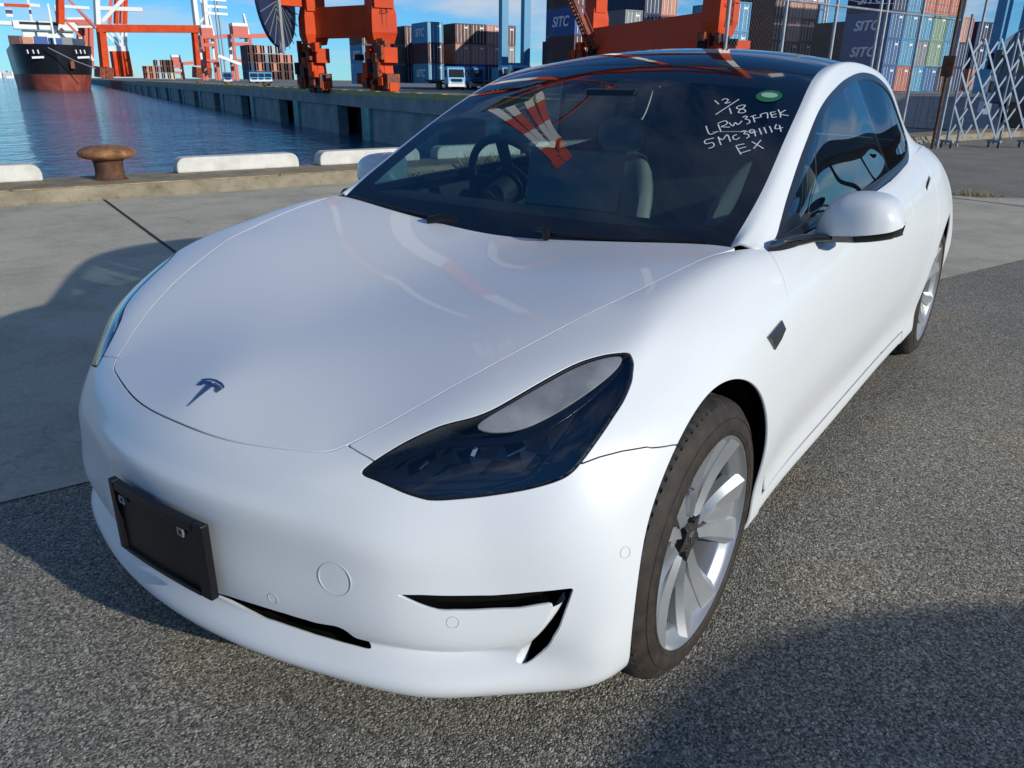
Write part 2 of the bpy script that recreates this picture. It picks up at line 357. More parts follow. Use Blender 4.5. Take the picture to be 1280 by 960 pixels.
# side of the greenhouse: glass edge, rail, window, belt
SIDE = [
 [(-.46,.712,.918),(-.462,.732,.928),(-.47,.752,.924),(-.48,.770,.918),(-.49,.779,.914),(-.50,.790,.9085),(-.52,.80,.903)],
 [(-.52,.714,.955),(-.54,.738,.962),(-.556,.760,.953),(-.566,.776,.938),(-.575,.787,.926),(-.585,.800,.914),(-.59,.818,.902)],
 [(-.68,.706,1.040),(-.712,.730,1.047),(-.74,.754,1.030),(-.75,.774,.995),(-.757,.792,.955),(-.765,.804,.918),(-.77,.824,.906)],
 [(-.88,.682,1.148),(-.915,.705,1.154),(-.945,.726,1.135),(-.955,.758,1.065),(-.962,.785,.985),(-.968,.808,.924),(-.97,.831,.910)],
 [(-1.09,.654,1.249),(-1.12,.675,1.254),(-1.148,.694,1.233),(-1.16,.735,1.135),(-1.168,.775,1.02),(-1.175,.808,.932),(-1.18,.832,.917)],
 [(-1.32,.620,1.335),(-1.345,.642,1.337),(-1.368,.661,1.313),(-1.38,.712,1.19),(-1.385,.765,1.05),(-1.39,.808,.940),(-1.39,.833,.925)],
 [(-1.62,.598,1.380),(-1.63,.622,1.381),(-1.64,.641,1.352),(-1.645,.697,1.22),(-1.65,.757,1.07),(-1.65,.806,.953),(-1.65,.832,.937)],
 [(-1.9,.588,1.386),(-1.9,.613,1.387),(-1.9,.632,1.357),(-1.9,.690,1.225),(-1.9,.752,1.075),(-1.9,.801,.968),(-1.9,.830,.949)],
 [(-2.3,.580,1.356),(-2.29,.612,1.357),(-2.28,.640,1.325),(-2.27,.695,1.215),(-2.26,.748,1.09),(-2.25,.788,1.000),(-2.25,.820,.974)],
 [(-2.75,.560,1.262),(-2.72,.592,1.260),(-2.69,.624,1.228),(-2.66,.670,1.150),(-2.63,.718,1.085),(-2.60,.763,1.030),(-2.60,.804,.997)],
 [(-3.15,.53,1.105),(-3.12,.575,1.10),(-3.09,.612,1.083),(-3.06,.65,1.057),(-3.03,.685,1.038),(-3.0,.727,1.026),(-3.0,.770,.995)],
 [(-3.42,.54,1.022),(-3.40,.572,1.022),(-3.38,.60,1.019),(-3.36,.625,1.015),(-3.34,.653,1.011),(-3.32,.683,1.004),(-3.32,.722,.974)],
 [(-3.66,.50,.990),(-3.655,.52,.990),(-3.65,.54,.990),(-3.64,.56,.990),(-3.62,.585,.988),(-3.60,.63,.985),(-3.60,.668,.957)]]
sidep = Patch(SIDE)
# bonnet: thin-plate height field through its edge, the wing just outside it and the centre line
def tps_fit(X, z, lam=1e-4):
    def ker(d): return d*d*np.log(d + 1e-9)
    n = len(X); K = ker(np.linalg.norm(X[:, None] - X[None], axis=2)) + np.diag(np.broadcast_to(lam, n).astype(float)); Q = np.c_[np.ones(n), X]
    A = np.zeros((n+3, n+3)); A[:n, :n] = K; A[:n, n:] = Q; A[n:, :n] = Q.T
    w = np.linalg.solve(A, np.r_[z, 0, 0, 0])
    def f(q):
        out = np.zeros(len(q)); g = np.zeros((len(q), 2))
        for i in range(0, len(q), 4000):
            dx = q[i:i+4000, None] - X[None]; d = np.linalg.norm(dx, axis=2) + 1e-9
            out[i:i+4000] = ker(d) @ w[:n] + w[n] + q[i:i+4000] @ w[n+1:]
            g[i:i+4000] = ((2*np.log(d) + 1)[:, :, None]*dx*w[:n][None, :, None]).sum(1) + w[n+1:]
        return out, g
    return f

cen = [(.705,.642),(.667,.671),(.606,.700),(.35,.760),(.10,.805),(-.15,.842),(-.40,.873)]
def hood_field():
    uu = np.linspace(0, 10, 60); E0 = body(uu, [0.])[:, 0]; E1 = body(uu[::2], [.35])[:, 0]
    pts = np.r_[E0, E1, [(x, 0, z) for x, z in cen]]
    lam = np.r_[np.full(len(E0), 2e-4), np.full(len(E1), 2e-2), np.full(len(pts) - len(E0) - len(E1), 1.5e-2)]
    m = pts.copy(); m[:, 1] *= -1; k = np.abs(m[:, 1]) > 1e-4; X = np.r_[pts, m[k]]
    return tps_fit(X[:, :2], X[:, 2], np.r_[lam, lam[k]])
hood_z = hood_field()
# ------------------------------------------------------------------ the setting: quay, basin, opposite wharf
QD = np.array([-.43009, -.90279, 0.]); QN = np.array([-.90279, .43009, 0.])      # along the opposite quay edge / inland from it
QE = np.array([-46., -39.7, 0.]); KD = np.array([-.955, .297, 0.]); KD = KD/np.linalg.norm(KD); KN = np.array([-KD[1], KD[0], 0.])*-1
if KN @ np.array([2.6, 9, 0]) < 0: KN = -KN
KE = np.array([-2.6, -9.0, 0.]); CORNER = np.array([-27.66, -1.206, 0.]); WATER = -4.0
def land_z(p):
    t = (p - QE) @ QN; return float(np.clip(t - 6, 0, 90)*.0145)
def asphalt_mat(t, b):
    v = worldco(t); vo = nd(t, 'ShaderNodeTexVoronoi'); vo.inputs['Scale'].default_value = 205; t.links.new(v, vo.inputs['Vector'])
    sp = nd(t, 'ShaderNodeSeparateColor'); t.links.new(vo.outputs['Color'], sp.inputs[0])
    stone = ramp(t, sp.outputs[0], [(.0, (.07, .066, .06)), (.45, (.235, .224, .195)), (.80, (.41, .39, .34)), (.93, (.52, .495, .44)), (1.0, (.72, .68, .60))])
    grit = ramp(t, noise(t, 420, 2, .5, v), [(.35, (.42, .42, .42)), (.65, (1.38, 1.36, 1.28))])
    blot = ramp(t, noise(t, 1.1, 5, .6, v), [(.3, (.82, .80, .79)), (.7, (1.12, 1.10, 1.06))])
    rust = ramp(t, noise(t, 2.3, 3, .5, v), [(.52, (1, 1, 1)), (.74, (1.08, .99, .88))])
    c = mixc(t, 1.0, stone, grit, 'MULTIPLY'); c = mixc(t, 1.0, c, blot, 'MULTIPLY'); c = mixc(t, 1.0, c, rust, 'MULTIPLY')
    v2 = nd(t, 'ShaderNodeTexVoronoi'); v2.inputs['Scale'].default_value = 62; t.links.new(v, v2.inputs['Vector']); s2 = nd(t, 'ShaderNodeSeparateColor'); t.links.new(v2.outputs['Color'], s2.inputs[0])
    chip = nd(t, 'ShaderNodeMath', operation='GREATER_THAN'); t.links.new(s2.outputs[1], chip.inputs[0]); chip.inputs[1].default_value = .955; near = nd(t, 'ShaderNodeMath', operation='LESS_THAN'); t.links.new(v2.outputs['Distance'], near.inputs[0]); near.inputs[1].default_value = .36
    cm_ = nd(t, 'ShaderNodeMath', operation='MULTIPLY'); t.links.new(chip.outputs[0], cm_.inputs[0]); t.links.new(near.outputs[0], cm_.inputs[1]); c = mixc(t, cm_.outputs[0], c, (.52, .50, .45)); t.links.new(c, b.inputs['Base Color'])
    inv = nd(t, 'ShaderNodeMath', operation='SUBTRACT'); inv.inputs[0].default_value = 1.0; t.links.new(vo.outputs['Distance'], inv.inputs[1])
    n = bump(t, b, inv.outputs[0], .55, .006); bump(t, b, noise(t, 210, 3, .65, v), .6, .005, n)
m_asph = pm('coarse_asphalt', (.1, .1, .1), .82, spec=.35, build=asphalt_mat)
def concrete_mat(t, b):
    v = worldco(t, rot=R(17)); big = ramp(t, noise(t, .7, 6, .62, v), [(.28, (.47, .43, .325)), (.72, (.60, .55, .42))])
    fine = ramp(t, noise(t, 60, 4, .7, v), [(.3, (.80,)*3), (.7, (1.12,)*3)]); mp = nd(t, 'ShaderNodeMapping'); mp.inputs['Scale'].default_value = (2.0, 60, 1); t.links.new(v, mp.inputs[0])
    br = noise(t, 3.0, 3, .6, mp.outputs[0]); st = ramp(t, noise(t, 1.7, 7, .75, v), [(.46, (1, 1, 1)), (.70, (.70, .69, .68))])
    cr_ = nd(t, 'ShaderNodeTexVoronoi', feature='DISTANCE_TO_EDGE'); cr_.inputs['Scale'].default_value = .28; wv_ = nd(t, 'ShaderNodeVectorMath', operation='ADD'); t.links.new(v, wv_.inputs[0]); nv = nd(t, 'ShaderNodeTexNoise'); nv.inputs['Scale'].default_value = 1.6; nv.inputs['Detail'].default_value = 6; t.links.new(v, nv.inputs['Vector']); t.links.new(nv.outputs['Color'], wv_.inputs[1]); t.links.new(wv_.outputs[0], cr_.inputs['Vector'])
    crk = ramp(t, cr_.outputs['Distance'], [(.0012, (.80, .79, .78)), (.003, (1, 1, 1))])
    c = mixc(t, 1.0, mixc(t, 1.0, mixc(t, 1.0, big, fine, 'MULTIPLY'), st, 'MULTIPLY'), crk, 'MULTIPLY'); t.links.new(c, b.inputs['Base Color']); n = bump(t, b, br, .45, .006); bump(t, b, noise(t, 190, 3, .6, v), .5, .003, n)
m_conc = pm('brushed_concrete', (.3, .29, .27), .88, spec=.3, build=concrete_mat)
def road_mat(t, b):
    v = worldco(t, (1, 1, 1), R(-27)); mp = nd(t, 'ShaderNodeMapping'); mp.inputs['Scale'].default_value = (.05, .6, 1); t.links.new(v, mp.inputs[0])
    c = mixc(t, 1.0, ramp(t, noise(t, .5, 5, .6, v), [(.3, (.20, .197, .185)), (.7, (.29, .285, .265))]), ramp(t, noise(t, 1, 4, .6, mp.outputs[0]), [(.35, (.8,)*3), (.65, (1.1,)*3)]), 'MULTIPLY'); t.links.new(c, b.inputs['Base Color'])
m_road = pm('worn_yard_asphalt', (.14, .14, .135), .9, spec=.25, build=road_mat)
# land: our side of the basin, then the wharf beyond
def land_grid(o, a, bdir, as_, bs, name, mat, dz=0.0):
    b = MB()
    for s in as_:
        for r in bs: p = o + a*s + bdir*r; b.v.append((p[0], p[1], land_z(p) + dz))
    n = len(bs); b.f = [(i*n+j, (i+1)*n+j, (i+1)*n+j+1, i*n+j+1) for i in range(len(as_)-1) for j in range(n-1)]
    o_ = b.build(name, mat, smooth=60); me = o_.data
    bm = bmesh.new(); bm.from_mesh(me); bmesh.ops.recalc_face_normals(bm, faces=bm.faces)
    if sum(f_.normal.z for f_ in bm.faces) < 0: bmesh.ops.reverse_faces(bm, faces=bm.faces)
    bm.to_mesh(me); bm.free(); return o_
far = [0, 4, 8, 14, 20, 28, 36, 46, 58, 72, 90, 110, 140, 200, 300, 500, 900, 1600]
struct(land_grid(CORNER, KD, KN, [-x for x in reversed(far[1:])] + far, [0.0] + far[1:], 'asphalt_ground', m_asph))
struct(land_grid(CORNER, QD, KD, far, far, 'wharf_ground', m_road))
struct(land_grid(CORNER + KN*.3, KD, KN, [5, 8, 12, 20, 40, 80, 140, 300], [0, 4, 8, 16, 30, 50, 90, 200, 400], 'yard_road', m_road, .004))
# concrete apron along the quay, with its joint
A0 = np.array([.66, -1.23, 0]); AD = np.array([-6.71, 2.38, 0]); AD /= np.linalg.norm(AD)
b = MB(); q = [A0 - AD*40, A0 + AD*5.8, np.array([-6.2, 1.22, 0]), np.array([-10.8, .83, 0]), np.array([-10.1, .06, 0]), np.array([-12.2, -5.4, 0]), KE - KD*42 + KN*1.0]
q = [A0 - AD*40, np.array([-6.3, 1.24, 0]), np.array([-11.6, 3.1, 0]), np.array([-10.1, .06, 0]), np.array([-12.0, -4.9, 0]), KE - KD*42 + KN*1.1]
b.add([(p[0], p[1], .004) for p in q], [tuple(range(len(q)))]); apron = b.build('concrete_apron', m_conc)
bm = bmesh.new(); bm.from_mesh(apron.data); bmesh.ops.recalc_face_normals(bm, faces=bm.faces)
for f_ in bm.faces:
    if f_.normal.z < 0: f_.normal_flip()
bmesh.ops.triangulate(bm, faces=bm.faces); bm.to_mesh(apron.data); bm.free(); struct(apron)
m_joint = pm('joint_bitumen', (.018, .017, .016), .8)
j0, j1 = np.array([-3.08, -7.62]), np.array([-2.0, -4.56]); jd = (j1 - j0)/np.linalg.norm(j1 - j0); jn = np.array([-jd[1], jd[0]])*.014
for k, off in enumerate((0, -9.0, 9.0)):
    a_ = j0 + KD[:2]*off; e_ = a_ + jd*(7.35 if k == 0 else 7.2); b = MB(); b.add([(*(a_-jn), .008), (*(a_+jn), .008), (*(e_+jn), .008), (*(e_-jn), .008)], [(3, 2, 1, 0)]); o = b.build('slab_joint', m_joint, apron)
# coping along our quay edge: raised beam with a worn steel nosing
def coping_mat(t, b):
    v = worldco(t); c = ramp(t, noise(t, 3.0, 7, .65, v), [(.25, (.15, .125, .085)), (.5, (.26, .22, .155)), (.75, (.36, .31, .225))]); st = ramp(t, noise(t, 11, 5, .7, v), [(.55, (1, 1, 1)), (.75, (.62, .56, .48))])
    t.links.new(mixc(t, 1.0, c, st, 'MULTIPLY'), b.inputs['Base Color']); bump(t, b, noise(t, 45, 5, .7, v), .5, .008)
m_cop = pm('weathered_coping', (.22, .19, .15), .9, spec=.25, build=coping_mat)
rz = math.atan2(KD[1], KD[0])
def kp(s, t, z): p = KE + KD*s + KN*t; return (p[0], p[1], z)
cop = empty('quay_coping', kp(0, 0, 0)); struct(cop)
b = MB(); w0, w1 = -.02, 1.16; sec = [(w0, -4.5), (w0, .15), (w1-.10, .15), (w1-.07, .145), (w1, .05), (w1+.03, .002)]
ss = np.linspace(-42, 28, 71)
for s_ in ss:
    for t_, z_ in sec: j = .006*math.sin(s_*7.3 + t_*5) if z_ < .1 and z_ > 0 else 0; p = kp(s_, t_ + j, z_); b.v.append((p[0]-cop.location[0], p[1]-cop.location[1], z_))
n = len(sec); b.f = [(i*n+j, i*n+j+1, (i+1)*n+j+1, (i+1)*n+j) for i in range(len(ss)-1) for j in range(n-1)]; b.build('coping_beam', m_cop, cop, 30)
def rust_mat(c1, c2, c3, sc=8):
    def f_(t, b):
        v = objco(t); n_ = noise(t, sc, 8, .68, v); t.links.new(ramp(t, n_, [(.28, c1), (.5, c2), (.72, c3)]), b.inputs['Base Color']); bump(t, b, noise(t, sc*6, 6, .7, v), .6, .006)
    return f_
b = MB()
for s_ in range(-14, 10):
    for k in range(1): b.bar(np.array(kp(s_*3.0, w1-.085, .1535)) - np.array(cop.location), np.array(kp(s_*3.0+2.97, w1-.085, .1535)) - np.array(cop.location), .055, .012)
nose = b.build('steel_nosing', pm('rusty_nosing', (.25, .18, .1), .7, build=rust_mat((.12, .065, .03), (.30, .20, .10), (.42, .36, .26), 5)), cop); nose['kind'] = 'stuff'
# water
def water_mat(t, b):
    v = worldco(t, (1, 1, 1), R(-20)); mp = nd(t, 'ShaderNodeMapping'); mp.inputs['Scale'].default_value = (.55, 1.0, 1); t.links.new(v, mp.inputs[0])
    n1 = bump(t, b, noise(t, .55, 4, .55, mp.outputs[0], .4), .8, .6); n2 = bump(t, b, noise(t, 2.1, 4, .6, mp.outputs[0], .6), .60, .16, n1); bump(t, b, noise(t, .10, 2, .5, mp.outputs[0]), .35, 1.5, n2)
m_water = pm('harbour_water', (.02, .095, .17), .06, 0, .5, build=water_mat); m_water.node_tree.nodes['Principled BSDF'].inputs['IOR'].default_value = 1.33
b = MB(); b.add([(-6000, -6000, WATER), (6000, -6000, WATER), (6000, 6000, WATER), (-6000, 6000, WATER)], [(0, 1, 2, 3)]); struct(b.build('harbour_water', m_water))
# ------------------------------------------------------------------ quay furniture on our side
m_white = pm('painted_white_concrete', (.62, .60, .56), .7, build=worn((.50, .48, .43), (.64, .62, .58), 5, (.6, .8), .2, (.35, .6)))
spots = [(-2.05, 0), (0.0-.36, 0), (1.98, 0), (4.0, 0), (6.02, 0), (8.04, 0), (10.1, 0), (12.1, 0), (14.1, 0)]
def stop_block():
    """concrete wheel stop with rounded upper ends"""
    L, H, W = 1.66, .195, .24; prof = [(-L/2, 0)]
    for a in np.linspace(180, 90, 7): prof.append((-L/2 + .12 + .12*math.cos(R(a)), H - .12 + .12*math.sin(R(a))))
    prof += [(-x, z) for x, z in reversed(prof)]; b = MB(); b.prism(prof, -W/2, W/2, lambda x, z, y: (x, y, z)); return b
names = ['white concrete wheel stop cut by the left picture edge beside the rusty bollard', 'white concrete wheel stop just right of the rusty bollard', 'white concrete wheel stop beyond the bonnet, left of the far door mirror']
b_mesh = stop_block().mesh('wheel_stop'); b_mesh.materials.append(m_white); k = 0
def s_of(p): return float((np.array(p) - KE) @ KD)
sL, sR = s_of((-4.49, -8.62, 0)), s_of((-6.09, -8.0, 0)); mid = (sL + sR)/2; pitch_ = 1.98
for i in range(-2, 5):
    if i == -1: sc = s_of((-3.0, -8.9, 0)) - .83
    elif i < -1: sc = s_of((-3.0, -8.9, 0)) - .83 + (i+1)*1.98
    else: sc = mid + i*pitch_
    o = bpy.data.objects.new('wheel_stop', b_mesh); COL.objects.link(o); o.location = kp(sc, .14, .15); o.rotation_euler = (0, 0, rz); md = o.modifiers.new('b', 'BEVEL'); md.width = .02; md.segments = 2; md.limit_method = 'ANGLE'
    lab = {-2: 'white concrete wheel stop beyond the left picture edge', -1: names[0], 0: names[1], 1: names[2], 2: 'white concrete wheel stop seen through the windscreen, nearest the pillar', 3: 'white concrete wheel stop seen through the windscreen, behind the steering wheel'}.get(i, 'white concrete wheel stop hidden behind the white car')
    tag(o, lab, 'wheel stop', 'wheel stops along the quay edge')
BZ = .84
bol = empty('mooring_bollard', kp(s_of((-3.57, -8.39, 0)), .46, .15)); tag(bol, 'rusty mushroom-shaped mooring bollard on the quay edge', 'bollard')
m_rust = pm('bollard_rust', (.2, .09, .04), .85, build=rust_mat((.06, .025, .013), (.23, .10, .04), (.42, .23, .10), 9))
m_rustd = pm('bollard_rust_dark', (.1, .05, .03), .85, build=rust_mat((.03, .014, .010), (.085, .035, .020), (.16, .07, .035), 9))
b = MB(); b.lathe([(r, z*BZ) for r, z in ((.0005, .47), (.14, .466), (.24, .445), (.305, .405), (.325, .365), (.31, .325), (.25, .292), (.18, .275))], 40); b.build('bollard_cap', m_rust, bol, 60)
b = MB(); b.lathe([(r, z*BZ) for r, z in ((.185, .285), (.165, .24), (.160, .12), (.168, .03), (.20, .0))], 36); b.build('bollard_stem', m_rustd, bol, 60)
# dry grass tufts in the apron joint by the coping, seen through the glass
b = MB(); r_ = random.Random(3)
for i in range(1500):
    s_ = r_.uniform(4.75, 8.6); t_ = 1.22 + abs(r_.gauss(0, .10)); h = r_.uniform(.08, .34)*(1 if math.sin(s_*2.1) > -.4 else .4); a = r_.uniform(0, 6.28); p = Vector(kp(s_, t_, 0)); w = Vector((math.cos(a), math.sin(a), 0))*.0035; ln = Vector((r_.gauss(0, .07), r_.gauss(0, .07), 0))
    b.add([p - w, p + w, p + ln*.5 + w*.7 + Vector((0, 0, h*.6)), p + ln*1.3 + Vector((0, 0, h))], [(0, 1, 2), (0, 2, 3)])
for i in range(420):
    s_ = r_.choice((-2.2, .3, 9.8, 11.5)) + r_.gauss(0, .5); t_ = 1.20 + abs(r_.gauss(0, .03)); h = r_.uniform(.015, .06); a = r_.uniform(0, 6.28); p = Vector(kp(s_, t_, 0)); w = Vector((math.cos(a), math.sin(a), 0))*.003; ln = Vector((r_.gauss(0, .03), r_.gauss(0, .03), 0))
    b.add([p - w, p + w, p + ln + Vector((0, 0, h))], [(0, 1, 2)])
for i in range(260):
    p = Vector((-10.35 + r_.gauss(0, .10), .35 + r_.gauss(0, .14), 0)); h = r_.uniform(.02, .11); a = r_.uniform(0, 6.28); w = Vector((math.cos(a), math.sin(a), 0))*.004; ln = Vector((r_.gauss(0, .06), r_.gauss(0, .06), 0)); b.add([p - w, p + w, p + ln + Vector((0, 0, h))], [(0, 1, 2)])
g_ = b.build('dry_grass', pm('dry_straw', (.32, .25, .13), .9)); tag(g_, 'dry straw-coloured grass along the foot of the quay coping', 'grass'); g_['kind'] = 'stuff'
# ------------------------------------------------------------------ opposite wharf wall: beam, piers and dark bays
m_wall = pm('teal_stained_concrete', (.16, .2, .19), .85, build=worn((.15, .20, .205), (.27, .31, .30), .5, (.8, .95), .3))
m_wallb = pm('grey_wall_beam', (.22, .23, .21), .85, build=worn((.21, .235, .23), (.33, .34, .32), .4, (.8, .95), .3))
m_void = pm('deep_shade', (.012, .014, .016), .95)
wall = empty('wharf_wall', tuple(CORNER)); tag(wall, 'long concrete wharf wall with dark bays across the water', 'wall')
def wp(s_, t_, z_): p = QD*s_ + QN*t_; return Vector((p[0], p[1], z_))
S0 = float((QE - CORNER) @ QD)
b = MB(); b.bar(wp(0, .35, -.55), wp(1500, .35, -.55), .7, 1.1); b.build('wall_beam', m_wallb, wall)
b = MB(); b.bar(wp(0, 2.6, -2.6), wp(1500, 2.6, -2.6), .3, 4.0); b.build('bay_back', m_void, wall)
b = MB(); b.box((0, 0, -2.8), (15.5, 1.1, 3.4)); pier = b.mesh('pier'); pier.materials.append(m_wall)
b = MB(); b.box((0, 0, -2.6), (2.2, .5, 3.1)); but = b.mesh('buttress'); but.materials.append(pm('algae_concrete', (.09, .16, .14), .85, build=worn((.10, .25, .24), (.22, .42, .39), .7, (.8, .95), .3)))
for k in range(34):
    s_ = S0 + 8.5 + k*26.5 - 26.5
    child('pier', pier, None, wall, wp(s_, .75, 0), (0, 0, math.atan2(QD[1], QD[0]))); child('buttress', but, None, wall, wp(s_ + 9.0, .15, 0), (0, 0, math.atan2(QD[1], QD[0])))
m_yel = pm('yellow_kerb_paint', (.55, .40, .06), .7, build=worn((.35, .27, .08), (.60, .44, .07), 3, (.6, .8)))
m_kerb = pm('olive_kerb_paint', (.40, .36, .16), .85)
for k in range(60):
    s_ = S0 - 22 + k*5.0; b = MB() if k == 0 else None
    if k == 0:
        b.box((0, 0, .2), (4.6, .45, .40)); km = b.mesh('kerb_block'); km.materials.append(m_kerb); b2 = MB(); b2.box((0, 0, .21), (1.7, .47, .43)); ym = b2.mesh('yellow_band'); ym.materials.append(m_yel)
    child('kerb_block', km, None, wall, wp(s_, .30, 0), (0, 0, math.atan2(QD[1], QD[0])))
    child('yellow_band', ym, None, wall, wp(s_ + 2.5, .30, .001), (0, 0, math.atan2(QD[1], QD[0])))
for k, s_ in enumerate((S0 + 44, S0 + 66, S0 + 98, S0 + 132)):
    b = MB(); b.lathe([(.0005, .8), (.5, .78), (.62, .6), (.45, .45), (.32, .3), (.36, 0)], 20); o = b.build('wharf_bollard', m_rust, None, 60); p = CORNER + QD*s_ + QN*1.4; o.location = (p[0], p[1], .02)
    tag(o, 'small rust-red mooring bollard on the far wharf, %s from the near crane' % ('nearest', 'second', 'third', 'fourth')[k], 'bollard', 'bollards along the far wharf')
# ------------------------------------------------------------------ cranes
m_or = pm('crane_orange', (.60, .055, .010), .6, spec=.25, build=worn((.50, .04, .007), (.66, .075, .014), .25, (.55, .75), 0, (.35, .65)))
m_cw = pm('crane_white', (.72, .72, .70), .5)
m_ord = pm('crane_machinery', (.24, .045, .02), .6, build=worn((.05, .02, .015), (.42, .07, .02), 1.3, (.5, .8)))
m_navy = pm('navy_reel', (.012, .03, .085), .5)
m_steel = pm('galvanised_steel', (.42, .44, .46), .45, .6)
def V3(p, z): return Vector((p[0], p[1], z))
la, lb, lc, le = (at_z(397, 93), at_z(478, 86.6), at_z(741, 88), at_z(892, 67))
for q in (la, lb, lc, le): q[2] = 0
crane = empty('quay_crane', tuple(lb)); tag(crane, 'huge orange and white container crane rising behind the white car', 'crane')
def cb(name, mat, fn, smooth=None, par=None):
    b = MB(); fn(b); b.v = [tuple(Vector(v) - Vector(lb)) if par is None or par == crane else tuple(Vector(v) - Vector(lb)) for v in b.v]; return b.build(name, mat, par or crane, smooth)
TOP = 62.0
def leg(p, w, zb, lean=(0, 0)):
    g = [(zb, 10.5, m_or), (10.5, 20, m_cw), (20, 34, m_or), (34, 48, m_cw), (48, TOP, m_or)]
    for z0, z1, mt in g: cb('leg_section', mt, lambda b: b.bar(V3(p, z0), V3(p, z1), w, w*1.5, up=tuple(QD)))
for p, w in ((la, 1.9), (lb, 2.0), (lc, 1.35), (le, 1.35)): leg(p, w, 8.0)
def flare(p, w):     # swollen foot of a leg down to the bogies
    b = MB(); d1 = Vector(QD); d2 = Vector(QN); lv = [(8.8, .40), (7.5, .52), (5.8, .53), (4.8, .42)]; 
    for z, k in lv:
        for a, c in ((-1, -1), (1, -1), (1, 1), (-1, 1)): b.v.append(tuple(V3(p, z) + d1*a*w*k + d2*c*w*k*.95 - Vector(lb)))
    for i in range(3):
        for j in range(4): a, c = i*4+j, i*4+(j+1) % 4; b.f.append((a, c, c+4, a+4))
    b.f += [(0, 1, 2, 3), (15, 14, 13, 12)]; b.build('leg_foot', m_or, crane)
    cb('equaliser_beam', m_or, lambda b: b.bar(V3(p, 3.7) + d1*-2.8, V3(p, 3.7) + d1*2.8, 1.4, 1.4))
    for k in (-1.8, 1.8):
        cb('bogie_frame', m_ord, lambda b: b.bar(V3(p, 1.25) + d1*(k-1.5), V3(p, 1.25) + d1*(k+1.5), 1.3, 1.4))
        for q in (-.62, .62):
            def whl(b):
                c = V3(p, .55) + d1*(k+q); b.lathe([(.0005, .32), (.5, .32), (.55, .25), (.55, -.25), (.5, -.32), (.0005, -.32)], 16); rot = Vector((0, 0, 1)).rotation_difference(d2).to_matrix(); b.v = [tuple(rot @ Vector(v) + c) for v in b.v]
            cb('bogie_wheel', m_ord, whl, 40)
        cb('bogie_link', m_or, lambda b: b.bar(V3(p, 1.9) + d1*k, V3(p, 3.4) + d1*k*.8, .9, .8)); cb('drive_motor', m_or, lambda b: b.box(V3(p, 2.3) + d1*k - d2*.95, (.7, .7, 1.5))); cb('brake_box', m_ord, lambda b: b.box(V3(p, 3.0) + d1*k*.3 - d2*.8, (.9, .8, 1.0))); cb('side_strut', m_or, lambda b: b.bar(V3(p, 4.6) + d1*k*.5 - d2*.7, V3(p, 2.0) + d1*k*1.2 - d2*.7, .35))
    rq = random.Random(int(w*100 + p[0]))
    for k in range(30):
        q = V3(p, rq.uniform(.7, 4.9)) + d1*rq.uniform(-3.2, 3.0) - d2*rq.uniform(.3, 1.5); s_ = (rq.uniform(.25, .8), rq.uniform(.25, .8), rq.uniform(.3, 1.3)); mt_ = (m_ord, m_or, m_void, m_ord)[k % 4]; cb('machinery_piece', mt_, lambda b: b.box(q, s_))
    cb('buffer', m_or, lambda b: b.bar(V3(p, 1.4) + d1*2.7, V3(p, 1.4) + d1*3.9, 1.1, 1.3)); cb('buffer', m_or, lambda b: b.bar(V3(p, .75) - d1*3.4, V3(p, .75) - d1*2.5, .9, .8))
for p, w in ((la, 2.5), (lb, 2.6), (lc, 1.9), (le, 1.9)): flare(p, w)
cb('sill_beam', m_or, lambda b: b.bar(V3(la, 6.9), V3(lb, 6.9), 1.6, 2.9)); cb('sill_beam', m_or, lambda b: b.bar(V3(lc, 5.1), V3(le, 5.1), 1.3, 2.9))
cb('name_plate', pm('blue_plate', (.10, .22, .42), .5), lambda b: b.bar(V3(la, 7.0)*.53 + V3(lb, 7.0)*.47 - Vector(QN)*.86, V3(la, 7.0)*.28 + V3(lb, 7.0)*.72 - Vector(QN)*.86, .06, 1.0))
for s0, s1 in ((la, lb), (lc, le), (lb, lc), (la, le)):
    cb('portal_beam', m_or, lambda b: b.bar(V3(s0, 24), V3(s1, 24), 1.5, 2.0)); cb('top_beam', m_or, lambda b: b.bar(V3(s0, TOP), V3(s1, TOP), 1.6, 2.2))

# cable reel on the far leg
rc = Vector(at(344, 0, 91)); dvec = (Vector(QD)*.98 + Vector(QN)*.2).normalized()
reel = empty('cable_reel', tuple(rc - Vector(lb)), parent=crane)
rax = Vector((math.sin(YAW), -math.cos(YAW), 0)); rot = Vector((0, 0, 1)).rotation_difference((rax*.985 - Vector(cf)*.15).normalized()).to_matrix()
b = MB(); b.lathe([(.5, -.18), (4.5, -.18), (4.5, .18), (.5, .18)], 40); b.v = [tuple(rot @ Vector(v)) for v in b.v]; b.build('reel_drum', m_navy, reel, 30)
sp = MB()
for k in range(24): a = 2*math.pi*k/24; sp = MB(); sp.bar((.6*math.cos(a), .6*math.sin(a), .3), (4.75*math.cos(a), 4.75*math.sin(a), .3), .07, .08); sp.v = [tuple(rot @ Vector(v)) for v in sp.v]; sp.build('reel_spoke', m_steel, reel)
cb('reel_arm', m_or, lambda b: b.bar(rc, V3(la, rc.z), .7, .9)); cb('reel_ladder', m_steel, lambda b: b.bar(rc + Vector((.4, .9, 4)), rc + Vector((.4, .9, -5)), .5, .3))
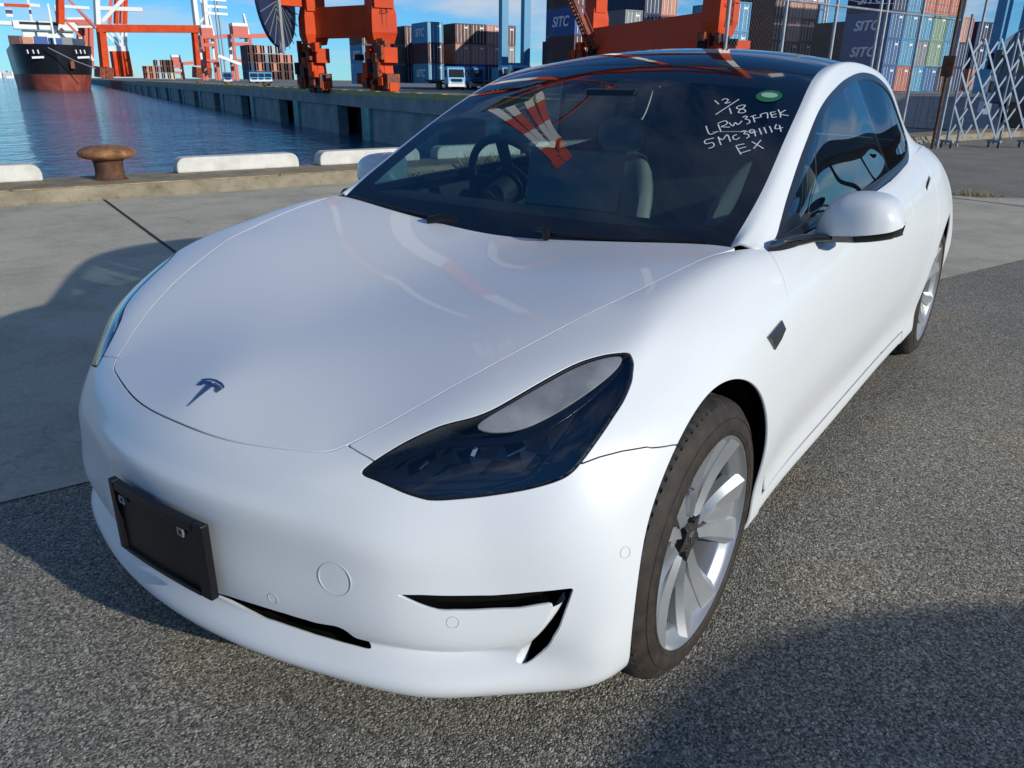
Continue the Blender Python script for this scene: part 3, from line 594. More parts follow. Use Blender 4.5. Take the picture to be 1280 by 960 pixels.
# access stairs, ladders and rails
def ladder(p, z0, z1, off, nm='ladder'):
    def f_(b):
        for k in (-.25, .25): b.bar(V3(p, z0) + off + Vector(QN)*k, V3(p, z1) + off + Vector(QN)*k, .07)
        for z in np.arange(z0, z1, .45): b.bar(V3(p, z) + off - Vector(QN)*.25, V3(p, z) + off + Vector(QN)*.25, .05)
        for z in np.arange(z0+1.5, z1, 1.2):
            for k in range(6): a0, a1 = math.pi*k/6, math.pi*(k+1)/6; b.bar(V3(p, z) + off + Vector(QN)*.42*math.cos(a0) - Vector(QD)*.65*math.sin(a0), V3(p, z) + off + Vector(QN)*.42*math.cos(a1) - Vector(QD)*.65*math.sin(a1), .05)
    o = cb(nm, m_ord, f_); o['kind'] = 'stuff'
ladder(lb, 6.2, 14, -Vector(QD)*1.35); ladder(le, 5.5, 14, -Vector(QD)*1.1)
def stair(b):
    a0, a1 = V3(lc, 4.6) - Vector(QN)*1.6 - Vector(QD)*1.6, V3(lc, 10.5) - Vector(QN)*5.0 - Vector(QD)*1.2
    for w in (0, .9): b.bar(a0 - Vector(QD)*w, a1 - Vector(QD)*w, .25, .35); b.bar(a0 - Vector(QD)*w + Vector((0, 0, 1)), a1 - Vector(QD)*w + Vector((0, 0, 1)), .08)
    for k in range(18): p = a0.lerp(a1, k/18); b.bar(p, p - Vector(QD)*.9, .3, .05)
    for k in range(7): p = a0.lerp(a1, k/6); b.bar(p, p + Vector((0, 0, 1)), .07)
cb('access_stair', m_ord, stair)['kind'] = 'stuff'
cb('platform', m_or, lambda b: b.box(V3(la, 11.6) + (V3(lb, 0) - V3(la, 0)).normalized()*2.2, (1.6, 1.6, .25))); 
cb('platform_rail', m_or, lambda b: [b.bar(V3(la, 11.7) + (V3(lb, 0) - V3(la, 0)).normalized()*q, V3(la, 16) + (V3(lb, 0) - V3(la, 0)).normalized()*q, .12) for q in (1.5, 2.9)])
# raised boom, banded red and white, with its stays and mast
h0 = Vector((1.48 + 86*math.cos(R(231)), 1.42 + 86*math.sin(R(231)), 63)); h1 = Vector((1.48 + 84*math.cos(R(243)), 1.42 + 84*math.sin(R(243)), 122)); wv = Vector(QN)*3.6
boom = empty('boom', tuple(h0 - Vector(lb)), parent=crane)
h1 = h0.lerp(h1, .80); nseg = 4
for s_ in (-1, -.42, .42, 1):
    for k in range(nseg):
        p0, p1 = h0.lerp(h1, k/nseg) - h0, h0.lerp(h1, (k+1)/nseg) - h0; b = MB(); tp = wv*s_*(1 - .12*k); b.bar(p0 + tp, p1 + wv*s_*(1 - .12*(k+1)), 1.05, 1.3); b.build('boom_girder', (m_cw, m_or, m_cw, m_or)[k], boom)
for k in range(13):
    p0 = h0.lerp(h1, k/12) - h0; q_ = wv*(1 - .04*k); b = MB(); b.bar(p0 - q_, p0 + q_, .4); b.build('boom_tie', m_ord, boom)
    if k < 12: p1 = h0.lerp(h1, (k+1)/12) - h0; b = MB(); b.bar(p0 - q_, p1 + q_, .3); b.build('boom_lacing', m_ord if k in (3, 4, 5, 9, 10, 11) else m_cw, boom)
b = MB(); b.box(Vector((0, 0, 2)), (7, 7, 3)); b.build('trolley', m_void, boom)
for k in (-2.5, 0, 2.5): b = MB(); b.box(Vector((k, k, 4)), (1.2, 1.2, 1.2)); b.build('trolley_lamp', m_yel, boom)
apex = V3((la+lb)/2, 92) + Vector(QN)*6; bt = V3((lc+le)/2, TOP) + Vector(QN)*14
for s_ in (-1, 1):
    cb('main_girder', m_or, lambda b: b.bar(h0 + wv*s_, bt + wv*s_, 1.3, 2.0)); cb('mast_leg', m_ord, lambda b: b.bar(V3(la if s_ > 0 else lb, TOP), apex, .7, .7))
cb('stay', m_or, lambda b: b.bar(apex, h0.lerp(h1, .6), .5))
cb('machine_house', m_cw, lambda b: b.box(bt + Vector((0, 0, 4)), (10, 7, 6)))
# ------------------------------------------------------------------ container yard
QROT = math.atan2(QD[1], QD[0])         # containers lie along the wharf; their doors look back towards us
CW, CH = 2.44, 2.75
CC = {'navy': (.012, .028, .085), 'blue': (.022, .085, .30), 'sky': (.07, .30, .50), 'cyan': (.06, .24, .40), 'deep': (.03, .12, .30), 'brown': (.10, .028, .022), 'rust': (.50, .22, .15), 'red': (.46, .14, .09), 'grey': (.20, .22, .24), 'green': (.22, .33, .22), 'maroon': (.065, .016, .018), 'cream': (.55, .48, .30), 'pale': (.42, .45, .48)}
CN = {'navy': 'navy', 'blue': 'royal blue', 'sky': 'bright blue', 'cyan': 'pale blue', 'deep': 'deep blue', 'brown': 'dark brown', 'rust': 'rust brown', 'red': 'brick red', 'grey': 'grey', 'green': 'pale green', 'maroon': 'maroon', 'cream': 'cream', 'pale': 'pale grey'}
CM = {k: pm('container_' + k, c, .55, build=worn(tuple(x*.82 for x in c), tuple(min(1, x*1.12) for x in c), .9, (.45, .7), 0, (.3, .7))) for k, c in CC.items()}
m_bar = pm('lock_bar', (.62, .63, .63), .5, .2)
def text_mesh(s, size, bold=0.0):
    cu_ = bpy.data.curves.new('lettering', 'FONT'); cu_.body = s; cu_.size = size; cu_.align_x = 'CENTER'; cu_.align_y = 'CENTER'; cu_.extrude = .01; cu_.offset = bold; cu_.shear = .25
    o = bpy.data.objects.new('t', cu_); COL.objects.link(o); bpy.context.view_layer.update(); me = bpy.data.meshes.new_from_object(o.evaluated_get(bpy.context.evaluated_depsgraph_get())); bpy.data.objects.remove(o); me.name = 'lettering'; return me
m_letter = pm('white_lettering', (.75, .76, .78), .6)
LET = text_mesh('SITC', 1.45, .03); LET.materials.append(m_letter)
def corrug(L):
    """body: corrugated long sides, plain roof, recessed ends"""
    b = MB(); n = int(L/.28); 
    for sy in (-1, 1):
        base = len(b.v); xs = []
        for i in range(n*4+1):
            x = L*i/(n*4); d = .0 if (i % 4) in (0, 1) else .036; b.v += [(x, sy*(CW/2 - .01 - d), .12), (x, sy*(CW/2 - .01 - d), CH - .10)]
        for i in range(n*4): a = base+2*i; b.f.append((a, a+2, a+3, a+1) if sy < 0 else (a, a+1, a+3, a+2))
    b.box((L/2, 0, CH-.06), (L-.02, CW-.04, .05)); b.box((L/2, 0, .10), (L-.02, CW-.06, .12)); b.box((L-.06, 0, CH/2), (.05, CW-.1, CH-.1)); return b
BODY_ME = {L: corrug(L).mesh('container_body') for L in (6.06, 12.19)}
fr = {}
for L in (6.06, 12.19):
    b = MB()
    for x in (.06, L-.06):
        for y in (-1, 1): b.box((x, y*(CW/2-.06), CH/2), (.12, .12, CH-.004))
    for y in (-1, 1):
        for z in (.08, CH-.06): b.box((L/2, y*(CW/2-.05), z), (L-.24, .10, .12))
    for x in (.06, L-.06):
        for z in (.08, CH-.06): b.box((x, 0, z), (.115, CW-.24, .12))
    fr[L] = b.mesh('container_frame')
b = MB(); b.box((.085, 0, 0), (.04, 1.075, CH-.30)); 
for z in (-.85, -.3, .3, .85): b.box((.062, 0, z), (.02, .98, .10))
DOOR = b.mesh('container_door'); b = MB(); b.bar((.04, 0, -CH/2+.16), (.04, 0, CH/2-.16), .055); BARM = b.mesh('lock_rod'); BARM.materials.append(m_bar)
b = MB(); b.box((.045, 0, 0), (.02, .62, .20)); MARK = b.mesh('code_marking'); MARK.materials.append(m_letter)
cache = {}
def colored(me, key, mat):
    if (key, mat.name) not in cache: c = me.copy(); c.materials.append(mat); cache[(key, mat.name)] = c
    return cache[(key, mat.name)]
def container(p, col, label, L=12.19, text=None, group='stacked containers', detail=True):
    c = empty('shipping_container', p, QROT); tag(c, label, 'container', group); m = CM[col]
    child('container_body', colored(BODY_ME[L], ('b', L), m), None, c); child('container_frame', colored(fr[L], ('f', L), m), None, c)
    if detail:
        for y in (-.56, .56):
            d = child('container_door', colored(DOOR, 'd', m), None, c, (0, y, CH/2))
            for q in (-.27, .27): child('lock_rod', BARM, None, d, (0, q, 0))
        child('code_marking', MARK, None, c, (0, -.56, CH*.80))
    else: child('container_door', colored(DOOR, 'd2', m), None, c, (0, 0, CH/2))
    if text:
        t = child('lettering', LET, None, c, (L/2, CW/2 + .012, CH/2), (R(90), 0, math.pi)); t.scale = (1.15, 1, 1)
    return c
ORD = ['bottom', 'second', 'third', 'fourth', 'fifth', 'sixth', 'seventh']; COLN = ['first', 'second', 'third', 'fourth', 'fifth', 'sixth', 'seventh', 'eighth', 'ninth']
def stack(px, D, z0, where, cols, text=(), L=12.19, gap=.10, detail=True, skip=0, zfix=None):
    """columns of containers; px is the picture column of the stack's near corner, further columns stand behind to the right"""
    o = at_z(px, D); o[2] = z0
    for i, col in enumerate(cols):
        for k, c in enumerate(col):
            if c is None: continue
            p = o + QN*(CW/2 + i*(CW + gap)); p = (p[0], p[1], z0 + k*(CH + .012))
            container(p, c, '%s container, %s tier, %s column, stack %s' % (CN[c], ORD[k], COLN[i], where), L, (i, k) in text, 'containers ' + where, detail)
stack(1100, 103, .85, 'right of the car roof', [['deep', 'deep', 'deep', 'navy'], ['red', 'sky', 'cyan', 'cyan'], ['sky', 'grey', 'sky', 'red'], ['deep', 'green', 'green', 'red'], ['maroon', 'sky', 'cyan', 'red'], ['navy', 'navy', 'rust']], text=((0, 0), (0, 1), (0, 2), (0, 3)), L=6.06)
stack(1072, 118, 1.0, 'above the side window', [['navy', 'navy', 'navy']])
stack(1036, 135, 1.15, 'above the roof edge', [['navy', 'navy', 'navy']], L=12.19)
stack(907, 88, .8, 'by the right crane leg', [['sky', 'sky', 'sky']], L=6.06)
stack(958, 112, 1.1, 'above the rear roof', [['maroon', 'brown', 'brown', 'maroon'], ['maroon', 'maroon', 'rust', 'rust'], ['grey', 'maroon', 'brown', 'rust']])
stack(985, 132, 1.1, 'by the lattice tower', [['grey', 'rust', 'rust', 'rust'], ['pale', 'cream', 'rust'], ['pale', 'cream']])
stack(1209, 122, .85, 'behind the folding gate', [['rust', 'navy', 'navy'], ['rust', 'cyan', 'navy'], ['rust', 'blue']])
stack(536, 122, 1.0, 'left of the lorries', [['cyan', 'maroon', 'sky']], text=((0, 0), (0, 2)), L=6.06)
stack(570, 124, 1.0, 'above the lorries', [['blue', 'rust', 'brown'], ['blue', 'rust', 'brown'], ['navy', 'rust', 'rust'], ['navy', 'grey', 'brown']], text=((0, 0),))
stack(508, 132, 1.0, 'by the near crane foot', [['navy', 'brown', 'maroon']], L=12.19)
stack(716, 92, .7, 'left of the crane stair', [['brown', 'maroon', 'blue', 'maroon']], text=((0, 2),), L=6.06)
stack(742, 100, .8, 'behind the crane stair', [['navy', 'navy']], L=12.19)
stack(800, 104, .9, 'between the crane legs', [['brown', 'brown', 'navy', 'navy', 'navy'], ['brown', 'brown', 'rust', 'rust', 'rust']], L=12.19)
stack(777, 98, .9, 'before the tall pair', [['maroon', 'navy', 'grey']], L=6.06)
stack(868, 112, .9, 'behind the crane beam', [['maroon', 'maroon', 'maroon'], ['rust', 'rust', 'rust']], L=12.19)
stack(455, 128, .8, 'under the crane beam', [['sky', 'cyan', 'brown'], ['navy', 'navy', 'maroon']], text=((0, 1),), L=6.06)
stack(313, 300, 1.2, 'left of the reel', [['navy', 'navy', 'maroon', 'maroon'], ['navy', 'rust', 'brown', 'rust'], ['navy', 'navy', 'grey', 'pale'], ['maroon', 'rust', 'brown', 'pale'], ['maroon', 'maroon', 'rust', 'pale'], ['maroon', 'maroon', 'rust']], detail=False)
stack(183, 420, 1.0, 'under the portal crane', [['rust', 'rust'], ['rust', 'rust'], ['pale', 'grey', 'pale'], ['pale', 'brown', 'brown'], ['cream', 'brown', 'brown']], detail=False)
# ------------------------------------------------------------------ lorries
m_cab = pm('lorry_blue', (.02, .14, .38), .35, coat=.5); m_cabl = pm('lorry_pale_blue', (.10, .36, .62), .35, coat=.5); m_lglass = pm('lorry_glass', (.02, .03, .04), .05); m_tyr = pm('lorry_tyre', (.02, .02, .02), .8); m_chas = pm('lorry_chassis', (.02, .02, .025), .7); m_lw = pm('lorry_white', (.75, .75, .73), .4)
def lorry(loc, rz_, label, mat, trailer=True):
    t = empty('container_lorry', loc, rz_); tag(t, label, 'lorry', 'lorries waiting in the yard')
    b = MB(); b.prism([(0, .75), (-.06, 1.5), (-.28, 2.75), (-.55, 2.95), (-1.9, 2.95), (-1.9, .75)], -1.24, 1.24, lambda x, z, y: (x, y, z)); b.build('cab', mat, t, bevel=.06)
    b = MB(); b.add([(-.045, -1.08, 1.62), (-.045, 1.08, 1.62), (-.245, 1.02, 2.62), (-.245, -1.02, 2.62)], [(0, 1, 2, 3)]); b.v = [(x+.03, y, z) for x, y, z in b.v]; b.build('windscreen', m_lglass, t)
    for s_ in (-1, 1):
        b = MB(); b.box((-.95, s_*1.25, 2.1), (.9, .03, .8)); b.build('cab_window', m_lglass, t); b = MB(); b.box((.02, s_*1.38, 2.05), (.14, .16, .5)); b.build('wing_mirror', m_chas, t); b = MB(); b.box((.03, s_*.95, .95), (.05, .36, .22)); b.build('headlamp', m_lw, t)
    b = MB(); b.box((.03, 0, 1.25), (.05, 1.5, .35)); b.build('grille', m_lglass, t); b = MB(); b.box((.0, 0, .62), (.2, 2.44, .36)); b.build('bumper', m_lw, t)
    b = MB(); b.box((-3.6, 0, .85), (6.4, 1.0, .28)); b.build('chassis', m_chas, t)
    b = MB(); b.lathe([(.0005, .15), (.3, .15), (.5, .13), (.52, -.13), (.0005, -.15)], 20, 'y'); wm = b.mesh('lorry_wheel', 40); wm.materials.append(m_tyr)
    for x in (-1.0, -4.4, -5.7):
        for s_ in (-1, 1): child('lorry_wheel', wm, None, t, (x, s_*1.08, .52))
    if trailer: b = MB(); b.box((-9.0, 0, 1.2), (12.0, 2.4, .22)); b.build('trailer_bed', m_chas, t)
    return t
fr_ = math.atan2(-QD[1], -QD[0])
for px, D, lab, mt in ((571, 112, 'blue container lorry in front of the rust brown containers, the left one', m_cabl), (597, 116, 'dark blue container lorry right of the pale-cabbed one', m_cab), (640, 104, 'blue lorry between the two blue gantry posts', m_cab), (318, 250, 'pale blue lorry far off left of the cable reel, leftmost of three', m_cabl), (326, 252, 'pale blue lorry far off left of the cable reel, middle of three', m_cabl), (335, 254, 'pale blue lorry far off left of the cable reel, rightmost of three', m_cabl), (285, 262, 'blue lorry far off beside the pink crane legs', m_cab), (653, 100, 'pale blue lorry behind the curve of the car roof', m_cabl)):
    p = at_z(px, D); lorry((p[0], p[1], land_z(np.array([p[0], p[1], 0])) + .02), fr_ - R(8), lab, mt, D < 150)
p = at_z(1238, 31); lorry((p[0], p[1], .1), R(-80), 'navy lorry standing behind the folding gate', pm('lorry_navy', (.008, .02, .07), .3, coat=.6), False)
# ------------------------------------------------------------------ blue yard gantries and masts
m_bg = pm('gantry_blue', (.06, .26, .46), .5, build=worn((.045, .22, .40), (.08, .30, .50), .4, (.4, .6)))
def gantry(name, pxs, D, h, w, label, zb=.9):
    g = empty(name, tuple(at_z(pxs[0], D, zb))); tag(g, label, 'gantry crane', 'blue yard gantries'); o = Vector(g.location); ps = [Vector(at_z(px, D, zb)) - o for px in pxs]
    for p in ps: b = MB(); b.bar(p + Vector((0, 0, 2.2)), p + Vector((0, 0, h)), w, w, up=tuple(QD)); b.build('gantry_leg', m_bg, g); b = MB(); b.box(p + Vector((0, 0, 1.1)), (2.2, 2.2, 2.2)); b.build('wheel_truck', m_bg, g)
    b = MB(); b.bar(ps[0] + Vector((0, 0, 2.4)), ps[-1] + Vector((0, 0, 2.4)), .9, .9); b.build('lower_beam', m_bg, g); b = MB(); b.bar(ps[0] + Vector((0, 0, h)), ps[-1] + Vector((0, 0, h)), 1.4, 1.6); b.build('upper_beam', m_bg, g)
    b = MB(); b.bar(ps[0] + Vector((0, 0, h+.5)), ps[0] + Vector((0, 0, h+.5)) + Vector(QN)*24, 1.2, 1.6); b.build('bridge_girder', m_bg, g); return g
gantry('yard_gantry', (629, 656), 112, 19, .95, 'pale blue yard gantry with two posts left of the blue lettered container')
gantry('yard_gantry', (1121, 1158), 150, 17.2, 1.1, 'pale blue yard gantry above the container stack behind the fence', 1.0)
gantry('yard_gantry', (1236, 1268), 92, 19, .9, 'blue yard gantry leg rising behind the folding gate', .8)
tw = empty('lattice_tower', tuple(at_z(1014, 150, 1.0))); tag(tw, 'thin white lattice lighting tower behind the fence', 'tower')
b = MB(); 
for a, c in ((-.8, -.8), (.8, -.8), (.8, .8), (-.8, .8)): b = MB(); b.bar((a, c, 0), (a*.8, c*.8, 34), .3); b.build('tower_leg', m_cw, tw)
for k in range(11):
    z = 3*k; b = MB(); b.bar((-.8, -.8, z), (.8, -.8, z), .22); b.bar((.8, -.8, z), (.8, .8, z), .22); b.build('tower_rung', m_cw, tw); b = MB(); b.bar((-.8, -.8, z), (.8, -.8, z+3), .16); b.build('tower_brace', m_cw, tw)
mc = empty('straddle_machine', tuple(at_z(975, 128, 1.0))); tag(mc, 'dark blue yard machine top above the brown containers', 'yard machine')
r_ = random.Random(5)
for k in range(9): b = MB(); b.box((r_.uniform(-3.5, 3.5), r_.uniform(-3, 3), 11.5 + r_.uniform(0, 4.5)), (r_.uniform(.6, 2.2), r_.uniform(.6, 2.2), r_.uniform(.4, 1.6))); b.build('machine_block', CM['navy'] if k % 3 else m_bg, mc)
for a, c in ((-3.5, -3), (3.5, -3), (3.5, 3), (-3.5, 3)): b = MB(); b.bar((a, c, 0), (a, c, 12), .5); b.build('machine_leg', CM['navy'], mc)
b = MB(); b.box((0, 0, 11.6), (8.5, 7, .5)); b.build('machine_deck', CM['pale'], mc)
# ------------------------------------------------------------------ far red and white cranes, floodlight mast
m_pk = pm('faded_red', (.55, .13, .10), .6)
def far_crane(px, D, h, w, label, boom_=0):
    c = empty('far_crane', tuple(at_z(px, D, .5)), QROT); tag(c, label, 'crane', 'far container cranes')
    for x in (-w/2, w/2):
        for y in (-w*.4, w*.4):
            b = MB(); b.bar((x*1.1, y, 0), (x, y, h*.45), 1.5); b.build('crane_leg', m_pk, c); b = MB(); b.bar((x, y, h*.45), (x, y, h), 1.3); b.build('upper_leg', m_cw if x > 0 else m_pk, c)
    for z in (h*.45, h*.82, h):
        b = MB(); b.bar((-w/2, -w*.4, z), (w/2, -w*.4, z), 1.4, 1.6); b.bar((-w/2, w*.4, z), (w/2, w*.4, z), 1.4, 1.6); b.build('cross_beam', m_pk, c); b = MB(); b.bar((-w/2, -w*.4, z), (-w/2, w*.4, z), 1.4, 1.6); b.build('end_beam', m_pk, c)
    b = MB(); b.box((0, 0, h+2.5), (w*.9, w*.7, 3.6)); b.build('machine_house', m_pk, c); b = MB(); b.box((0, 0, h+5.0), (w*.92, w*.72, 1.4)); b.build('house_roof', m_cw, c)
    b = MB(); b.bar((0, 0, h), (w*.1, -w*1.4, h+1), 1.6, 2.0); b.build('boom', m_pk, c)
    for s_ in (-1, 1): b = MB(); b.bar((s_*w*.3, -w*.4, h), (0, -w*.3, h*1.5), .9); b.build('mast_leg', m_cw, c)
    return c
far_crane(305, 430, 20, 10, 'faded red container crane far off left of the cable reel'); far_crane(265, 470, 21, 8, 'faded red crane far behind the right leg of the orange portal'); far_crane(223, 620, 10, 8, 'tiny pink crane far off under the orange portal'); 
fm = empty('floodlight_mast', tuple(at_z(281, 360, .5))); tag(fm, 'thin grey floodlight mast far off between two faded red cranes', 'mast')
for x in (-.8, .8): b = MB(); b.bar((x, 0, 0), (x*.8, 0, 30), .5); b.build('mast_pole', m_steel, fm)
for z in (25, 27.5, 30): b = MB(); b.bar((-4, 1, z), (4, -1, z), .5, .8); b.build('lamp_row', m_steel, fm)
b = MB(); b.bar((-7, 2, 6.5), (2, 0, 9.5), .8, 1.2); b.build('gangway', m_steel, fm)
# orange portal crane beside the ship
PD = 560; pc = empty('portal_crane', tuple(at_z(128, PD, .0))); tag(pc, 'orange portal crane with white upper legs standing on the far wharf beside the ship', 'crane'); po = Vector(pc.location)
def pp(px, py, D=PD): return Vector(at(px, py, D)) - po
PS = 1.8
def pbar(nm, mat, a, c, w, h=None): b = MB(); b.bar(a, c, w*PS, h*PS if h else None); return b.build(nm, mat, pc)
pbar('portal_beam', m_or, pp(121, 35.5), pp(262, 36.5), 2.4, 2.3)
pbar('portal_leg', m_or, pp(126, 35), pp(131, 84), 2.2); pbar('portal_leg', m_or, pp(243, 37), pp(247, 82), 1.7); pbar('portal_leg', m_or, pp(256, 40, PD+30), pp(260, 88, PD+30), 1.7); pbar('knee', m_or, pp(246, 33), pp(259, 44), 1.4)
for x0, w in ((128, 3.6), (135, 2.6), (247, 2.6), (258, 2.6)):
    pbar('bogie', m_ord, pp(x0, 84), pp(x0, 97.4), w); 
for x0, x1 in ((122, 119), (246, 238), (258, 252)): pbar('upper_leg', m_cw, pp(x0, 33), pp(x1, -34), 1.5)
pbar('diagonal', m_cw, pp(128, 27), pp(160, -8), 1.1); pbar('diagonal', m_cw, pp(250, 28), pp(264, 12), .7); pbar('diagonal', m_cw, pp(264, 12), pp(250, 0), .7)
for x0, x1, y1, mt in ((131, 152, 62, m_cw), (138, 155, 61, m_cw), (146, 158, 60, m_cw), (152, 152, 59, m_cw), (157, 157, 59, m_cw)): b = MB(); b.bar(pp(x0, 40, PD+90), pp(x1, y1, PD+90), 1.62); b.build('lattice_bar', mt, pc)
b = MB(); b.bar(pp(131, 61, PD+90), pp(160, 61, PD+90), 4.50, 3.24); b.build('white_beam', m_cw, pc)
for x0, x1 in ((142, 147), (149, 152), (156, 162)): b = MB(); b.bar(pp(x0, 64, PD+90), pp(x1, 96, PD+90), 3.96); b.build('rear_leg', m_or, pc)
for x0, x1, mt in ((137, 139, m_pk), (145, 146, m_or), (152, 153, m_pk), (156, 157, m_or)): b = MB(); b.bar(pp(x0, 30, PD+90), pp(x1, -6, PD+90), 2.34); b.build('mast_bar', mt, pc)
b = MB(); b.bar(pp(120, 10, PD+90), pp(178, 12, PD+90), 2.88, 2.52); b.build('jib', m_cw, pc)
# crane structure over the ship
sc = empty('ship_crane', tuple(at_z(76, 440, .0))); tag(sc, 'orange and white crane standing over the ship with a banded jib', 'crane'); so_ = Vector(sc.location)
def sbar(nm, mat, a, c, w, D=425): b = MB(); b.bar(Vector(at(*a, D)) - so_, Vector(at(*c, D)) - so_, w); return b.build(nm, mat, sc)
sbar('mast', m_or, (75, 0), (75.5, 30), 2.6); sbar('mast', m_or, (75, -30), (75, 0), 2.6); sbar('mast', m_or, (75.5, 30), (77, 92), 2.6, 460)
for x0, x1, mt in ((-12, 5, m_cw), (5, 37, m_or), (37, 50, m_cw)): sbar('jib_section', mt, (x0, 5.5 if x0 < 5 else 6), (x1, 7.5 if x1 > 30 else 6.2), 1.2)
sbar('jib_section', m_cw, (80, 8), (112, 10), 1.2); sbar('stay', m_pk, (84, -2), (118, 32), 1.0); sbar('stay', m_ord, (86, 0), (119, 36), .8); sbar('stay', m_cw, (100, 46), (117, 76), 1.0); sbar('stay', m_pk, (83, 28), (102, 47), 1.0)
sbar('cross_beam', m_pk, (80, 28), (115, 28), 2.4, 460); sbar('cross_beam', m_cw, (84, 24), (106, 24), 1.6, 460); sbar('cross_beam', m_cw, (82, 33), (116, 33), 1.2, 460)
for x0 in (99, 106, 113): sbar('rear_leg', m_pk, (x0, 32), (x0+1, 84), 2.0, 470)
# ------------------------------------------------------------------ the moored ship, bow on
SD = 410; ship = empty('cargo_ship', tuple(at_z(76, SD, WATER))); tag(ship, 'black and red cargo ship moored bow-on at the far wharf', 'ship'); hp = np.array(ship.location)
ax = np.array([QD[0], QD[1], 0.]); sx = np.array([-QN[0], -QN[1], 0.]); ax = -ax; rr_ = np.array([math.sin(YAW+R(20)), -math.cos(YAW+R(20)), 0])
vd = at_z(70, 320) - CAM_POS; vd[2] = 0; vd /= np.linalg.norm(vd); rt = np.array([vd[1], -vd[0], 0.]); vd2 = vd*.998 + rt*-.06; rt2 = np.array([vd2[1], -vd2[0], 0.])
def hullpt(f_, side, z): 
    """f_ metres aft of the stem, z above water"""
    fl = 1 - math.exp(-max(f_ - (0 if z < 4 else 0), 0)/9.0*(1 + .05*z)); half_ = 15.2*min(fl*(1.02 + .002*z), 1.0)*(.93 + .006*z); stem = -(max(z-3, 0)*.25) if f_ < 3 else -(max(z-3, 0)*.25)*max(0, 1-(f_-3)/8)
    return Vector(vd2*(f_ + stem) + rt2*side*half_ + np.array([0, 0, z]))
fs_ = [0, .6, 1.5, 3, 5, 8, 12, 18, 30, 60, 110]
def band_(z0, z1, nm, mat, nz=4):
    b = MB(); zs = np.linspace(z0, z1, nz)
    for side in (-1, 1):
        base = len(b.v)
        for f_ in fs_:
            for z in zs: b.v.append(tuple(hullpt(f_, side, z)))
        for i in range(len(fs_)-1):
            for j in range(nz-1): a = base + i*nz + j; b.f.append((a, a+nz, a+nz+1, a+1) if side < 0 else (a, a+1, a+nz+1, a+nz))
    return b.build(nm, mat, ship, 50)
band_(-.3, 6.3, 'lower_hull', pm('hull_red', (.30, .06, .04), .55, build=worn((.24, .045, .03), (.36, .085, .055), .25, (.5, .7)))); band_(6.3, 18.2, 'upper_hull', pm('hull_black', (.012, .012, .016), .4))
b = MB(); zs_ = 17.6; L_ = [hullpt(f_, -1, zs_) for f_ in fs_] + [hullpt(f_, 1, zs_) for f_ in reversed(fs_)]; b.add(L_, [tuple(range(len(L_)))]); b.build('deck', pm('deck_green', (.05, .10, .08), .7), ship)
def sbox(nm, mat, f_, side, z, s): b = MB(); q = vd2*f_ + rt2*side; b.box((0, 0, 0), s); rot = Matrix.Rotation(math.atan2(vd2[1], vd2[0]), 3, 'Z'); b.v = [tuple(rot @ Vector(v) + Vector((q[0], q[1], z))) for v in b.v]; return b.build(nm, mat, ship)
sbox('bridge', m_cw, 24, -.5, 26.5, (6, 25, 3.4)); sbox('bridge_wing', m_cw, 24, -15.5, 27, (4, 6, 1.6)); sbox('bridge_windows', pm('dark_panes', (.02, .02, .025), .2), 20.9, -3, 27.2, (.3, 15, 1.0)); sbox('deckhouse', m_cw, 27, 0, 21, (6, 20, 7)); sbox('funnel', m_cw, 30, 6.5, 31, (3, 3.6, 9)); sbox('radar_dome', m_cw, 23, -13.5, 31, (2, 2.6, 3.2)); sbox('light_mast', m_steel, 22, -5.5, 36, (.8, .9, 17)); sbox('foremast', m_cw, 8, 1.0, 26, (.7, .7, 17))
for k, (y, c) in enumerate(((-9.5, 'rust'), (-4, 'blue'), (1.5, 'blue'), (6.5, 'grey'), (10.5, 'navy'), (-13.5, 'maroon'))): sbox('deck_cargo', CM[c], 14, y, 19.4 + (k % 2)*.4, (6, 5, 3.6))
sbox('anchor', m_ord, -1.0, 5.5, 10.3, (1.2, 1.6, 3.0)); b = MB(); q0, q1 = Vector(at(60, 59.5, SD-6)) - Vector(hp), Vector(at(120, 86, SD-12)) - Vector(hp); b.tube([q0, q0.lerp(q1, .5) + Vector((0, 0, -.6)), q1], .22, 6); b.build('mooring_line', m_steel, ship)
for x0, w in ((35, 1.3), (42, 1.3), (48, 1.3), (95.5, 1.3), (101, 1.3), (106, 1.3)): b = MB(); q = Vector(at(x0, 67 if x0 < 80 else 67, SD-1.5)) - Vector(hp); b.bar(q, q + Vector((.2, 0, 1.5)), .9, .4); b.build('hull_marking', m_letter, ship)
for x0 in (40, 97): b = MB(); q = Vector(at(x0, 72, SD-1.5)) - Vector(hp); q1 = Vector(at(x0 + 15, 71.4, SD-1.5)) - Vector(hp); b.bar(q, q1, .3, .8); b.build('hull_marking', m_letter, ship)
# far shore on the sea horizon
b = MB(); r_ = random.Random(9); fs0 = empty('far_shore_buildings', tuple(at_z(-30, 3000, WATER))); tag(fs0, 'tiny pale buildings along the far shore at the left picture edge', 'buildings'); o_ = Vector(fs0.location)
for k in range(34):
    q = Vector(at_z(-60 + k*2.6, 3000, WATER)) - o_; h = r_.uniform(4, 22); b = MB(); b.box(q + Vector((0, 0, h/2)), (r_.uniform(10, 30), r_.uniform(10, 30), h)); b.build('far_block', CM['pale'] if k % 3 else m_cw, fs0)
